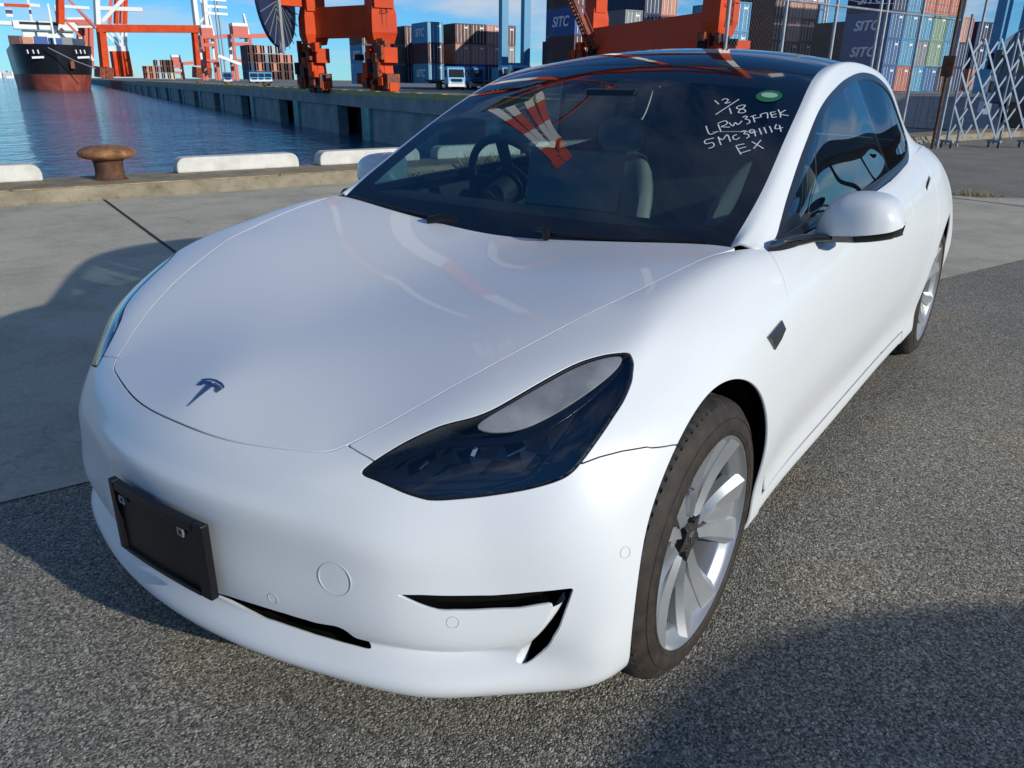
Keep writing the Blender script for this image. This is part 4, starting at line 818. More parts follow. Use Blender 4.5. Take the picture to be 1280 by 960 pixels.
# ------------------------------------------------------------------ fence, gate
FD = np.array([KD[0], KD[1], 0.]); f0 = np.array([-20.3, -1.7, 0.])
m_galv = pm('galvanised_post', (.28, .30, .33), .45, .4, build=worn((.22, .24, .27), (.33, .35, .38), 6, (.4, .6)))
fence = empty('chain_link_fence', tuple(f0)); tag(fence, 'grey chain-link fence with posts and barbed wire behind the car', 'fence')
FH = 2.75; fl = [0.0, -1.75, -3.2, -3.45, -5.0, -6.6, -8.2]
for k, s_ in enumerate(fl):
    b = MB(); p = FD*s_; b.tube([(p[0], p[1], 0), (p[0], p[1], FH + .55)], .052 if k == 0 else .032, 10); b.build('fence_post', m_galv, fence, 60)
b = MB(); p = FD*fl[-1]; b.tube([(0, 0, FH), (p[0], p[1], FH)], .024, 8); b.build('top_rail', m_galv, fence, 60)
b = MB(); b.tube([(0, 0, .12), (p[0], p[1], .12)], .02, 8); b.build('bottom_rail', m_galv, fence, 60)
for k in range(4):
    b = MB(); b.tube([tuple(FD*s_ + np.array([0, 0, FH + .14 + k*.14 - .03*math.sin(abs(s_)*1.9)])) for s_ in np.linspace(0, fl[-1], 24)], .006, 4); b.build('barbed_wire', m_galv, fence)
b = MB(); Lf = abs(fl[-1]); step = .085; hh = FH - .14
for i in range(-int(hh/step), int(Lf/step)):
    for sg in (1, -1):
        a0 = i*step; pts = []
        x0, x1 = (a0, a0 + hh) if sg > 0 else (a0 + hh, a0); c0, c1 = max(0, min(Lf, x0)), max(0, min(Lf, x1))
        if abs(c0 - c1) < .01: continue
        z0 = .13 + hh*(c0 - x0)/(x1 - x0); z1 = .13 + hh*(c1 - x0)/(x1 - x0); b.bar(tuple(-FD*c0 + np.array([0, 0, z0])), tuple(-FD*c1 + np.array([0, 0, z1])), .0020)
b.build('wire_mesh', pm('dull_wire', (.16, .17, .18), .6, .3), fence)['kind'] = 'stuff'
# rusty sign post and folding gate
GD = np.array([-2.2, 1.55, 0.]); GD /= np.linalg.norm(GD)
post = empty('rusty_post', tuple(at_z(1182, 20.8))); tag(post, 'rusty steel post with a dark box beside the fence end post', 'post')
b = MB(); b.tube([(0, 0, 0), (0, 0, 3.4)], .035, 8); b.build('post_pole', m_rustd, post, 60); b = MB(); b.box((.02, 0, 1.75), (.14, .24, .42)); b.build('post_box', m_rustd, post, bevel=.01)
g0 = at_z(1199, 21.3); gate = empty('folding_gate', tuple(g0)); tag(gate, 'galvanised concertina gate of crossed bars standing on castors', 'gate')
m_gate = pm('gate_blue_grey', (.17, .21, .28), .45, .3)
GH = 2.42; gd = Vector((at_z(1300, 22.6) - g0)); gd.z = 0; GL = gd.length; gd.normalize(); cells = 5; cw = GL/cells; nrm_ = Vector((-gd.y, gd.x, 0))
for k in range(cells+1):
    p = gd*cw*k
    if k in (0, 3, 5):
        b = MB(); b.tube([p + Vector((0, 0, .08)), p + Vector((0, 0, GH + (.4 if k == 0 else .05)))], .028, 8); b.build('gate_upright', m_gate, gate, 60)
for k in range(-3, cells+1):
    for sg in (1, -1):
        off = nrm_*(.02*sg); a0, a1 = k*cw, (k+3)*cw; c0, c1 = max(0, a0), min(GL, a1)
        if c1 - c0 < .05: continue
        zf = lambda c: .22 + (GH-.30)*((c-a0)/(a1-a0) if sg > 0 else 1-(c-a0)/(a1-a0)); b = MB(); b.bar(gd*c0 + off + Vector((0, 0, zf(c0))), gd*c1 + off + Vector((0, 0, zf(c1))), .014, .042); b.build('lattice_bar', m_gate, gate)
for k in (0, 3, 5):
    p = gd*cw*k
    for s_ in (-.16, .16):
        b = MB(); b.lathe([(.0005, .025), (.06, .025), (.065, .015), (.065, -.015), (.0005, -.025)], 16, 'y'); b.v = [(x + p.x + nrm_.x*s_, y + p.y + nrm_.y*s_, z + .066) for x, y, z in b.v]; b.build('castor', m_tyr, gate, 50)
    b = MB(); b.bar(p - nrm_*.22 + Vector((0, 0, .15)), p + nrm_*.22 + Vector((0, 0, .15)), .05, .05); b.build('castor_bar', m_gate, gate)
for px, D, h, lab in ((1188, 21.0, 4.2, 'tall galvanised gate post just right of the rusty post'), (1213, 21.9, 3.5, 'slim galvanised post where the folding gate starts'), (1267, 22.4, 4.0, 'leaning-looking slim post at the right picture edge')):
    p = at_z(px, D); b = MB(); b.tube([(0, 0, 0), (0, 0, h)], .03, 8); o = b.build('gate_post', m_galv, None, 60); o.location = (p[0], p[1], 0); tag(o, lab, 'post')
# ------------------------------------------------------------------ the white saloon
def flake(t, b):
    v = objco(t); n = noise(t, 900, 2, .5, v); t.links.new(ramp(t, n, [(.35, (.655, .675, .69)), (.65, (.725, .74, .75))]), b.inputs['Base Color'])
m_paint = pm('pearl_white_paint', (.69, .705, .72), .34, 0, .5, .30, .012, build=flake)
m_gloss = pm('gloss_black', (.006, .007, .009), .06, 0, .5, .6, .02)
m_black = pm('black_plastic', (.006, .006, .008), .42, spec=.35)
m_dark = pm('dark_void', (.004, .004, .004), .9, spec=.1)
m_wind = glass('windscreen_glass', (.54, .70, .71), 1.0, 1.56)
m_side = glass('side_glass', (.52, .62, .62), 1.0, 1.66)
m_roofg = pm('tinted_roof_glass', (.006, .009, .012), .0, 0, .75)
m_lens = glass('headlamp_lens', (.97, .98, 1.0), 1.0, 1.45)
m_chrome = pm('bright_chrome', (.8, .82, .85), .08, 1.0)
m_badge = pm('badge_metal', (.16, .22, .32), .18, 1.0)
m_trim = pm('satin_black_trim', (.010, .012, .016), .22, 0, .5)
m_seat = pm('grey_upholstery', (.30, .30, .29), .55)
m_dash = pm('charcoal_dashboard', (.020, .022, .024), .6)
m_wood = pm('dash_wood', (.16, .10, .06), .4)
def tyre_dust(t, b):
    v = objco(t); n = noise(t, 26, 6, .65, v); t.links.new(ramp(t, n, [(.34, (.013, .011, .010)), (.58, (.036, .024, .017)), (.80, (.066, .043, .029))]), b.inputs['Base Color'])
    bump(t, b, noise(t, 160, 2, .5, v), .25, .002)
m_tyre = pm('dusty_tyre_sidewall', (.05, .04, .03), .75, build=tyre_dust)
m_tread = pm('tyre_tread', (.022, .021, .021), .8, build=worn((.014, .014, .015), (.045, .038, .033), 30, (.7, .9)))
def silver(t, b):
    v = objco(t); n = noise(t, 14, 5, .6, v); t.links.new(ramp(t, n, [(.3, (.40, .41, .425)), (.7, (.48, .49, .50))]), b.inputs['Base Color'])
m_rim = pm('satin_silver_alloy', (.45, .46, .47), .34, .6, coat=.2, coat_r=.2, build=silver)
m_disc = pm('brake_disc_steel', (.25, .24, .23), .4, .9)

WHEEL_R = .335; AF = (.004, .337, .384, .920); AR = (-2.870, .340, .392, .93)       # wheel arch centre x, z, radius and how narrow it is
HEADLIGHT = [(2.836, 1.238), (3.079, 0.995), (3.468, 0.879), (3.839, 0.925), (4.019, 1.011), (4.217, 1.124), (4.429, 1.152), (4.683, 1.093), (5.066, 0.979), (5.443, 0.909), (5.755, 0.975), (5.985, 1.121), (6.048, 1.241), (6.052, 1.380), (6.029, 1.620), (5.945, 1.915), (5.787, 2.127), (5.584, 2.309), (5.377, 2.525), (5.199, 2.735), (5.085, 2.850), (4.946, 2.888), (4.691, 2.832), (4.284, 2.694), (3.944, 2.585), (3.574, 2.446), (3.399, 2.321), (3.175, 2.042), (2.981, 1.630)]
VENT = [(3.0, 4.86), (3.13, 4.84), (3.26, 4.81), (3.39, 4.8), (3.52, 4.8), (3.65, 4.8), (3.79, 4.81), (3.92, 4.83), (4.07, 4.87), (4.21, 4.9), (4.36, 4.94), (4.52, 4.98), (4.67, 5.02), (4.84, 5.05), (5.01, 5.06), (5.07, 5.06), (5.05, 5.17), (4.99, 5.46), (4.94, 5.71), (4.89, 5.97), (4.81, 6.33), (4.74, 6.78), (4.55, 7.36), (4.44, 7.52), (4.37, 7.46), (4.35, 7.28), (4.48, 6.34), (4.57, 5.95), (4.66, 5.78), (4.77, 5.46), (4.78, 5.37), (4.74, 5.34), (4.54, 5.3), (4.36, 5.27), (4.21, 5.22), (4.06, 5.18), (3.92, 5.16), (3.78, 5.15), (3.62, 5.14), (3.45, 5.14), (3.24, 5.05), (3.08, 4.94)]
SLOT = [(0.0, 6.52), (0.26, 6.48), (0.51, 6.45), (0.61, 6.29), (0.72, 6.14), (0.81, 6.02), (0.91, 5.96), (0.99, 5.92), (1.09, 5.89), (1.18, 5.87), (1.27, 5.86), (1.36, 5.85), (1.45, 5.85), (1.54, 5.84), (1.63, 5.85), (1.72, 5.85), (1.8, 5.85), (1.89, 5.86), (1.98, 5.84), (2.08, 5.81), (2.18, 5.79), (2.29, 5.82), (2.37, 5.93), (2.44, 6.14), (2.50, 6.42), (2.55, 6.74), (2.585, 7.03), (2.595, 7.2), (2.55, 7.27), (2.46, 7.28), (2.36, 7.27), (2.26, 7.27), (2.16, 7.27), (2.04, 7.26), (1.93, 7.25), (1.82, 7.25), (1.73, 7.23), (1.64, 7.22), (1.55, 7.2), (1.46, 7.19), (1.36, 7.17), (1.27, 7.16), (1.18, 7.16), (1.08, 7.1), (0.98, 7.03), (0.9, 6.97), (0.82, 6.9), (0.73, 6.83), (0.65, 6.78), (0.56, 6.74), (0.28, 6.72), (0.0, 6.7)]
WING = [(3.0, -1), (3.0, 0), (3.018, .5), (3.075, 1.02), (3.9, 1.7), (5.1, 2.6), (5.197, 2.782), (5.395, 2.805), (5.641, 2.878), (5.962, 3.018), (6.195, 3.247), (6.356, 3.447), (6.9, 4.6), (7.2, 12), (10.30, 12), (10.30, 9.0), (10.33, 8.0), (10.347, 6.566), (10.327, 5.837), (10.303, 4.780), (10.349, 4.136), (10.388, 3.589), (10.470, 2.940), (10.583, 2.359), (10.72, 1.35), (10.80, .6), (10.86, 0), (10.86, -1)]
DOOR_F = [(10.86, -1), (10.86, 0), (10.80, .6), (10.72, 1.35), (10.583, 2.359), (10.470, 2.940), (10.388, 3.589), (10.349, 4.136), (10.303, 4.780), (10.327, 5.837), (10.347, 6.566), (10.36, 7.6), (10.5, 8.35), (13.80, 8.35), (13.86, 6), (13.84, 3), (13.78, 0), (13.78, -1)]
DOOR_R = [(13.78, -1), (13.78, 0), (13.84, 3), (13.86, 6), (13.80, 8.35), (14.55, 8.35), (14.72, 7.2), (14.95, 5.6), (15.10, 3.8), (15.12, 2), (15.02, 0), (15.02, -1)]
WINDOW = [(-.500, .896), (-.602, .936), (-.726, 1.015), (-.94, 1.134), (-1.176, 1.240), (-1.438, 1.304), (-1.669, 1.338), (-1.92, 1.355), (-2.139, 1.340), (-2.323, 1.286), (-2.40, 1.194), (-2.432, 1.112), (-2.42, 1.058), (-2.30, 1.008), (-2.0, .975), (-1.5, .945), (-1.0, .925), (-.7, .911)]
WRITING = [[[(4.012,2.986),(3.916,3.141)],[(4.018,3.155),(4.062,3.19),(4.055,3.265),(4.024,3.303),(3.945,3.276),(3.983,3.385)],[(4.066,3.54),(3.639,3.214)],[(3.826,3.437),(3.674,3.564)],[(3.915,3.767),(3.911,3.68),(3.855,3.599),(3.811,3.641),(3.806,3.781),(3.752,3.856),(3.706,3.811),(3.713,3.71),(3.769,3.701),(3.827,3.751),(3.885,3.771),(3.915,3.767)]],[[(3.347,3.153),(3.148,3.348),(3.224,3.485)],[(3.398,3.402),(3.216,3.564)],[(3.419,3.385),(3.487,3.498),(3.457,3.58),(3.394,3.585),(3.339,3.51),(3.335,3.71)],[(3.448,3.623),(3.364,3.761),(3.453,3.764),(3.403,3.856),(3.5,3.894)],[(3.586,3.87),(3.627,3.908),(3.601,3.97),(3.556,3.943),(3.527,4.062),(3.464,4.132),(3.42,4.055)],[(3.614,4.044),(3.662,4.203)],[(3.638,4.11),(3.478,4.285)],[(3.574,4.193),(3.605,4.379)],[(3.612,4.416),(3.677,4.345),(3.727,4.524),(3.585,4.647)],[(3.741,4.63),(3.61,4.79)],[(3.741,4.63),(3.768,4.804)],[(3.675,4.717),(3.713,4.871)],[(3.606,4.793),(3.636,4.938)],[(3.828,4.856),(3.617,5.143)],[(3.824,5.224),(3.716,5.015),(3.672,5.568)]],[[(3.062,3.487),(2.997,3.327),(2.919,3.387),(2.953,3.498),(2.907,3.573),(2.848,3.571),(2.816,3.496)],[(3.095,3.563),(2.903,3.726)],[(3.085,3.568),(3.03,3.698),(3.151,3.738),(2.988,3.891)],[(3.158,3.951),(3.126,3.892),(3.067,3.912),(3.04,3.994),(3.092,4.07)],[(3.221,4.011),(3.253,4.063),(3.245,4.161),(3.183,4.137),(3.176,4.262),(3.118,4.341),(3.077,4.277)],[(3.281,4.405),(3.289,4.291),(3.237,4.273),(3.199,4.38),(3.251,4.426),(3.281,4.391),(3.132,4.548)],[(3.325,4.526),(3.182,4.708)],[(3.353,4.675),(3.209,4.861)],[(3.384,4.841),(3.232,5.058)],[(3.441,5.089),(3.326,5.145),(3.362,5.578)],[(3.422,5.283),(3.258,5.57)]],[[(2.895,4.086),(2.702,4.372)],[(2.905,4.093),(2.95,4.31)],[(2.831,4.207),(2.88,4.409)],[(2.739,4.347),(2.811,4.602)],[(3.003,4.514),(2.849,5.02)],[(3.048,4.786),(2.842,4.677)]]]

def patch_pts(patch, uv):
    uv = np.asarray(uv, float); out = []
    for i in range(0, len(uv), 40):
        q = uv[i:i+40]; out.append(patch(q[:, 0], q[:, 1])[np.arange(len(q)), np.arange(len(q))])
    return np.concatenate(out)
def patch_nrm(patch, uv, ref):
    uv = np.asarray(uv, float); e = .01; a = patch_pts(patch, uv + [e, 0]) - patch_pts(patch, uv - [e, 0]); b = patch_pts(patch, uv + [0, e]) - patch_pts(patch, uv - [0, e])
    n = np.cross(a, b); n /= np.linalg.norm(n, axis=1, keepdims=True); s = np.sign((n*ref).sum(1)); return n*s[:, None]
def region(S, poly, patch, smooth=8, closed=True):
    """signed distance on a sheet to an outline given in surface coordinates, positive inside"""
    uv = smooth_closed(poly, smooth) if smooth else np.concatenate([np.linspace(poly[i], poly[(i+1) % len(poly)], 14, endpoint=False) for i in range(len(poly))])
    L = patch_pts(patch, uv); lo, hi = L.min(0) - .05, L.max(0) + .05
    near = np.all((S.P > lo) & (S.P < hi), axis=1); d = np.full(len(S.P), .05)
    if near.any(): d[near] = np.minimum(seg_dist(S.P[near], L), 1)
    return np.where(in_poly(S.A, uv), d, -d)
def sdf2(Q, poly):
    d = seg_dist(Q, poly); return np.where(in_poly(Q, poly), d, -d)

U = np.concatenate([np.linspace(0, 6.6, 250), np.linspace(6.6, 11, 110)[1:], np.linspace(11, 15, 70)[1:], np.linspace(15, 20, 70)[1:]]); V = np.linspace(0, 11, 156)
shell = grid_sheet(body(U, V), U, V)
if shell.N[np.argmax(shell.P[:, 0])][0] < 0: shell.N *= -1; shell.T = shell.T[:, ::-1]
for (cx, cz, r, k) in (AF, AR): shell = clip(shell, np.hypot((shell.P[:, 0]-cx)/k, shell.P[:, 2]-cz) - r)
fh = region(shell, HEADLIGHT, body); lens_s = clip(shell, fh - .0012); shell = clip(shell, -fh - .0022)
fv = region(shell, VENT, body, 2); vent_s = clip(shell, fv + .004); shell = clip(shell, -fv)
fs = region(shell, SLOT, body, 2); slot_s = clip(shell, fs + .004); shell = clip(shell, -fs)
G = .0021
f = region(shell, WING, body, 0); wing_s = clip(shell, f - G); rest = clip(shell, -f - G)
bump_s = clip(rest, 8.0 - rest.A[:, 0]); rest = clip(rest, rest.A[:, 0] - 8.0)
f = region(rest, DOOR_F, body, 0); door_f = clip(rest, f - G); rest = clip(rest, -f - G)
f = region(rest, DOOR_R, body, 0); door_r = clip(rest, f - G); rest = clip(rest, -f - G)
sill_s = clip(clip(rest, rest.A[:, 1] - 8.50), 14.7 - clip(rest, rest.A[:, 1] - 8.50).A[:, 0]); sill_s.P = sill_s.P - sill_s.N*.003
quarter_s = clip(clip(rest, np.maximum(8.34 - rest.A[:, 1], rest.A[:, 0] - 14.72)), clip(rest, np.maximum(8.34 - rest.A[:, 1], rest.A[:, 0] - 14.72)).A[:, 0] - 14.4)

inner_s = Sheet(shell.P - shell.N*.0085, shell.N, shell.A, shell.T)  # dark shell just under the panels, put there as the shade in their gaps
car = empty('white_saloon_car', (0, 0, 0)); tag(car, 'glossy white saloon car with dark glass roof parked on the quay asphalt', 'car')
def part(name, S, mat, parent=car, flange=.007, both=False, label=None):
    o = child(name, sheet_mesh(S, name, flange, both), mat, parent)
    if label: o['label'] = label
    return o
part('gap_shade_shell', inner_s, m_dark, flange=0, both=True)
bumper = part('front_bumper', bump_s, m_paint, both=True)
for S, nm in ((wing_s, 'front_wing'), (door_f, 'front_door'), (door_r, 'rear_door'), (sill_s, 'side_sill')):
    if nm == 'front_door': doorL = part(nm, S, m_paint); doorR = part(nm, mirror_sheet(S), m_paint)
    elif nm == 'rear_door': rdoorL = part(nm, S, m_paint); rdoorR = part(nm, mirror_sheet(S), m_paint)
    else: part(nm, S, m_paint); part(nm, mirror_sheet(S), m_paint)
part('rear_body', quarter_s, m_paint, both=True)

# bonnet: grid clipped to the outline between the wings
e0 = body(np.linspace(0, 10.25, 140), [0.])[:, 0][:, :2]
rear = smooth_closed([e0[-1] + [-.012, -.002], (-.430, .690), (-.428, .640), (-.412, .52), (-.402, .40), (-.396, .2), (-.394, 0)], 10, False)
half = np.r_[e0, rear]; outline = np.r_[half, (half*[1, -1])[::-1]]
gx = np.arange(-.45, .73, .011); gy = np.arange(-.76, .761, .011); XX, YY = np.meshgrid(gx, gy, indexing='ij'); Q = np.c_[XX.ravel(), YY.ravel()]
hs = grid_sheet(np.dstack([XX, YY, np.zeros_like(XX)]), gx, gy)
hz_, hg = hood_z(Q); hs.P[:, 2] = hz_; hs.N = np.c_[-hg, np.ones(len(Q))]; hs.N /= np.linalg.norm(hs.N, axis=1, keepdims=True)
hood_s = clip(hs, sdf2(Q, outline) - .0024 - .0030*np.clip((Q[:, 0] - .56)/.10, 0, 1))
bonnet = part('bonnet', hood_s, m_paint, flange=.012)
b = MB(); ring = np.r_[e0[::-1], (e0*[1, -1])[1:]]; ring = ring[np.abs(ring[:, 0] - .2) < .6]; rz_, _ = hood_z(ring); b.tube([(p[0], p[1], z - .0105) for p, z in zip(ring, rz_)], .0055, 6); b.build('bonnet_gap_shade', m_dark, car, 60)  # dark tube laid in the gap as the shade under the bonnet edge
def hood_pt(x, y):
    z, g = hood_z(np.array([[x, y]])); n = np.array([-g[0, 0], -g[0, 1], 1.]); return np.array([x, y, z[0]]), n/np.linalg.norm(n)
# emblem on the bonnet
def emblem(poly):
    b = MB(); top, bot = [], []
    for a, s in poly:
        p, n = hood_pt(.668 - s, a); top.append(p + n*.0022); bot.append(p - n*.001)
    n_ = len(poly); b.add(top + bot, [tuple(range(n_))] + [(i, n_+i, n_+(i+1) % n_, (i+1) % n_) for i in range(n_)]); return b
stem = [(0, 0), (.0045, .028), (.0095, .055), (.0125, .0565), (.0205, .0565), (.0255, .050), (.0345, .048), (.0375, .0595), (.026, .0635), (.012, .0655), (.005, .0655), (0, .0615)]
arc = [(-.0385, .0620), (-.036, .0675), (-.022, .0722), (0, .0740), (.022, .0722), (.036, .0675), (.0385, .0620), (.036, .0632), (.022, .0678), (0, .0695), (-.022, .0678), (-.036, .0632)]
bd = MB(); 
for poly in (stem + [(-a, s) for a, s in reversed(stem[1:-1])], arc[:7] + arc[7:]):
    e = emblem(poly); bd.add(e.v, e.f)
bd.build('badge', m_badge, bonnet)

# windscreen, roof, rear screen, boot lid
RU = np.linspace(0, 12, 330); RV = np.linspace(0, 6, 84)
roof_s = grid_sheet(roofp(RU, RV), RU, RV)
if roof_s.N[:, 2].mean() < 0: roof_s.N *= -1; roof_s.T = roof_s.T[:, ::-1]
def band(S, a, b): S = clip(S, S.A[:, 0] - a); return clip(S, b - S.A[:, 0])
ws = band(roof_s, .42, 4.98); ws = clip(ws, 5.97 - ws.A[:, 1])
frit_poly = np.array(smooth_closed([(1.15, -6), (1.17, -1), (1.17, 0), (1.17, 1.2), (1.11, 3.0), (1.06, 4.3), (1.20, 4.86), (1.6, 4.98), (2.4, 4.86), (3.5, 4.72), (4.15, 4.62), (4.40, 4.2), (4.47, 3), (4.5, 1), (4.5, 0), (4.5, -1), (4.5, -6)], 8))
ff = np.where(in_poly(ws.A, frit_poly), 1, -1)*np.minimum(seg_dist(ws.A, frit_poly), 1)
screen = part('windscreen', clip(ws, ff), m_wind, flange=0, both=True)
part('windscreen_border', clip(ws, -ff), m_gloss, screen, flange=.006, both=True)
rs = band(roof_s, 5.015, 8.70); part('roof_glass', clip(rs, 5.97 - rs.A[:, 1]), m_roofg, flange=.006, both=True)
rs = band(roof_s, 8.73, 10.75); part('rear_screen', clip(rs, 5.97 - rs.A[:, 1]), m_roofg, flange=.006, both=True)
part('boot_lid', band(roof_s, 10.80, 12), m_paint, flange=.01, both=True)
# side of the greenhouse
SU = np.linspace(0, 12, 300); SV = np.linspace(0, 5, 110)
side_s = grid_sheet(sidep(SU, SV), SU, SV)
if side_s.N[:, 1].mean() < 0: side_s.N *= -1; side_s.T = side_s.T[:, ::-1]
wt = smooth_closed(WINDOW, 8); fw = sdf2(side_s.P[:, [0, 2]], wt)
rail = clip(side_s, -fw - .0015)
trim = clip(side_s, fw - .0005); ft = sdf2(trim.P[:, [0, 2]], wt)
TW = .024
pane = clip(trim, ft - TW); trim = clip(trim, TW - .0005 - ft)
pane.P = pane.P - pane.N*.005
def tilt_normals(S, d):
    S.N = S.N + np.array(d); S.N /= np.linalg.norm(S.N, axis=1, keepdims=True); return S
def bline(P): return P[:, 0] + 1.772 - (P[:, 2] - 1.327)*.50      # slanting pillar between front and rear side glass
pf = clip(pane, bline(pane.P) - .014); pr = clip(pane, -bline(pane.P) - .014); bp = clip(clip(pane, bline(pane.P) + .013), .013 - bline(clip(pane, bline(pane.P) + .013).P))
pr = tilt_normals(pr, (.045, 0, -.02))
for mir in (False, True):
    g = (lambda S: mirror_sheet(S)) if mir else (lambda S: S)
    part('roof_rail', g(rail), m_paint, flange=.008); part('window_trim', g(trim), m_trim, flange=.012)
    part('front_side_window', g(pf), m_side, doorR if mir else doorL, flange=0); part('rear_side_window', g(pr), glass('rear_side_glass', (.22, .27, .29), 1.0, 1.66), rdoorR if mir else rdoorL, flange=0); part('pillar_strip', g(bp), m_gloss, flange=.01)

# headlamps
def offset_sheet(S, d): return Sheet(S.P - S.N*d, S.N, S.A, S.T)
in_uv = smooth_closed(HEADLIGHT, 6)
STRIP = [(4.40, 1.245), (4.66, 1.165), (5.066, 1.045), (5.443, .975), (5.76, 1.04), (5.95, 1.18), (5.95, 1.29), (5.78, 1.43), (5.45, 1.57), (5.0, 1.70), (4.62, 1.74), (4.36, 1.62), (4.22, 1.42), (4.26, 1.31)]
STRIP2 = [(3.25, 1.15), (3.7, 1.20), (4.2, 1.62), (4.6, 1.82), (5.1, 1.76), (5.6, 1.56), (5.93, 1.33), (5.97, 1.42), (5.6, 1.66), (5.1, 1.87), (4.6, 1.95), (4.15, 1.74), (3.7, 1.32), (3.25, 1.22)]
m_drl = pm('frosted_light_guide', (.25, .255, .262), .5, 0, .5, build=worn((.14, .145, .155), (.34, .345, .35), 9, (.35, .6), 0, (.30, .70)))
m_house = pm('headlamp_housing', (.008, .010, .016), .32, 0, .3)
m_refl = pm('headlamp_reflector', (.018, .023, .034), .22, .8)
f1 = region(lens_s, STRIP, body, 6); f2 = region(lens_s, STRIP2, body, 6)
deep = offset_sheet(lens_s, .050); shr = region(lens_s, HEADLIGHT, body, 6)
cent = lens_s.P.mean(0); deep.P = deep.P - lens_s.N*np.clip(shr - .004, 0, .03)[:, None]*.6
side_ring = []
def proj_module(uv, r, depth, parent, flip):
    p = patch_pts(body, [uv])[0]; n = patch_nrm(body, [uv], np.array([[.7, .6, .3]]))[0]; c = p - n*depth; ax = Vector((1, .18, -.02)).normalized()
    sg = -1 if flip else 1; c = Vector((c[0], c[1]*sg, c[2])); ax = Vector((ax.x, ax.y*sg, ax.z)); q = Vector((0, 0, 1)).rotation_difference(ax).to_matrix()
    b = MB(); b.lathe([(r*1.0, -.03), (r*1.05, .004), (r*.92, .008), (r*.86, 0.0)], 24); b.v = [tuple(q @ Vector(v) + c) for v in b.v]; b.build('lamp_bezel', m_house, parent, 40)
    b = MB(); b.lathe([(r*.86, 0), (r*.5, .003), (.0005, .004)], 24); b.v = [tuple(q @ Vector(v) + c) for v in b.v]; b.build('lamp_lens', m_gloss, parent, 60)
for mir in (False, True):
    g = (lambda S: mirror_sheet(S)) if mir else (lambda S: S)
    hl = part('headlight', g(lens_s), m_lens, flange=.0)
    part('seal', g(clip(lens_s, .0045 - shr)), m_black, hl, flange=.003)
    part('housing', g(deep), m_house, hl, flange=0)
    part('light_strip', g(offset_sheet(clip(lens_s, f1), .004)), m_drl, hl, flange=.006)
    part('inner_bezel', g(offset_sheet(clip(lens_s, f2), .013)), m_refl, hl, flange=.010)
    for cu_, cv_, w_ in ((3.72, 1.80, .17), (4.20, 2.08, .20), (4.72, 2.24, .17)):
        c4 = [(cu_-w_, cv_-.20), (cu_+w_, cv_-.24), (cu_+w_*1.1, cv_+.16), (cu_-w_*.9, cv_+.22)]; q = patch_pts(body, c4 + [(cu_+.03, cv_)]); n = patch_nrm(body, c4 + [(cu_+.03, cv_)], np.array([[.7, .6, .3]]*5)); q[:4] -= n[:4]*.030; q[4] -= n[4]*.046
        b = MB(); b.add([p*[1, -1 if mir else 1, 1] for p in q], [(0, 1, 4), (1, 2, 4), (2, 3, 4), (3, 0, 4)]); b.build('reflector_bowl', m_refl, hl)
    b = MB(); sg = -1 if mir else 1
    for u0, v0, u1, v1, w in ((3.46, 1.66, 3.58, 1.56, .009), (4.04, 1.92, 4.12, 1.74, .009), (4.40, 2.12, 4.62, 2.08, .004), (4.62, 2.02, 4.66, 1.93, .007)):
        q = patch_pts(body, [(u0, v0), (u1, v1)]); n = patch_nrm(body, [(u0, v0), (u1, v1)], np.array([[.7, .6, .3]]*2)); q = q - n*.022; q[:, 1] *= sg
        b.bar(q[0], q[1], w, .004)
    b.build('chrome_facet', m_chrome, hl)['kind'] = 'stuff'
    for lo, up, dp in (((3.35, 2.05), (5.05, 2.72), .020), ((3.5, 2.28), (4.95, 2.80), .012)):
        uv = np.linspace(lo, up, 24); uv[:, 1] += .10*np.sin(np.linspace(0, np.pi, 24)); q = patch_pts(body, uv); n = patch_nrm(body, uv, np.array([[.7, .6, .3]]*24)); b = MB()
        for i in range(24): b.v += [tuple((q[i] - n[i]*dp)*[1, sg, 1]), tuple((q[i] - n[i]*(dp + .022) + np.array([0, 0, .004]))*[1, sg, 1])]
        b.f = [(2*i, 2*i+1, 2*i+3, 2*i+2) for i in range(23)]; b.build('lamp_shelf', pm('lamp_shelf_satin', (.035, .055, .095), .25, .4), hl, 60)
# dark recesses behind the lower grille and the corner vents
def recess(S, depth): return Sheet(S.P - S.N*depth, S.N, S.A, S.T)
def walls(S, depth, name, mat, parent, both=False, mir=False):
    T = S.T; E = np.concatenate([T[:, [0, 1]], T[:, [1, 2]], T[:, [2, 0]]]); key = np.sort(E, 1); _, idx, cnt = np.unique(key, axis=0, return_index=True, return_counts=True); B = E[idx[cnt == 1]]
    B = B[~((np.abs(S.P[B[:, 0], 1]) < 1e-4) & (np.abs(S.P[B[:, 1], 1]) < 1e-4))]
    b = MB(); sg = (1, -1) if both else ((-1,) if mir else (1,))
    for s in sg:
        for i, j in B.tolist():
            p = [S.P[i] - S.N[i]*.002, S.P[j] - S.N[j]*.002, S.P[j] - S.N[j]*depth, S.P[i] - S.N[i]*depth]; b.add([q*[1, s, 1] for q in p], [(0, 1, 2, 3)])
    return b.build(name, mat, parent)
VIN = [(4.40, 7.50), (4.36, 7.40), (4.345, 7.25), (4.37, 6.95), (4.42, 6.62), (4.48, 6.34), (4.57, 5.98), (4.66, 5.76), (4.73, 5.58), (4.785, 5.42)]
vin = smooth_closed(VIN, 6, False); vp = patch_pts(body, vin); vn = patch_nrm(body, vin, np.array([[.6, .8, 0]]*len(vin))); vo_ = patch_pts(body, vin + np.c_[np.interp(np.linspace(0, 1, len(vin)), [0, .2, .5, .8, 1], [.07, .12, .16, .175, .19]), np.interp(np.linspace(0, 1, len(vin)), [0, .3, 1], [.16, .03, 0])])
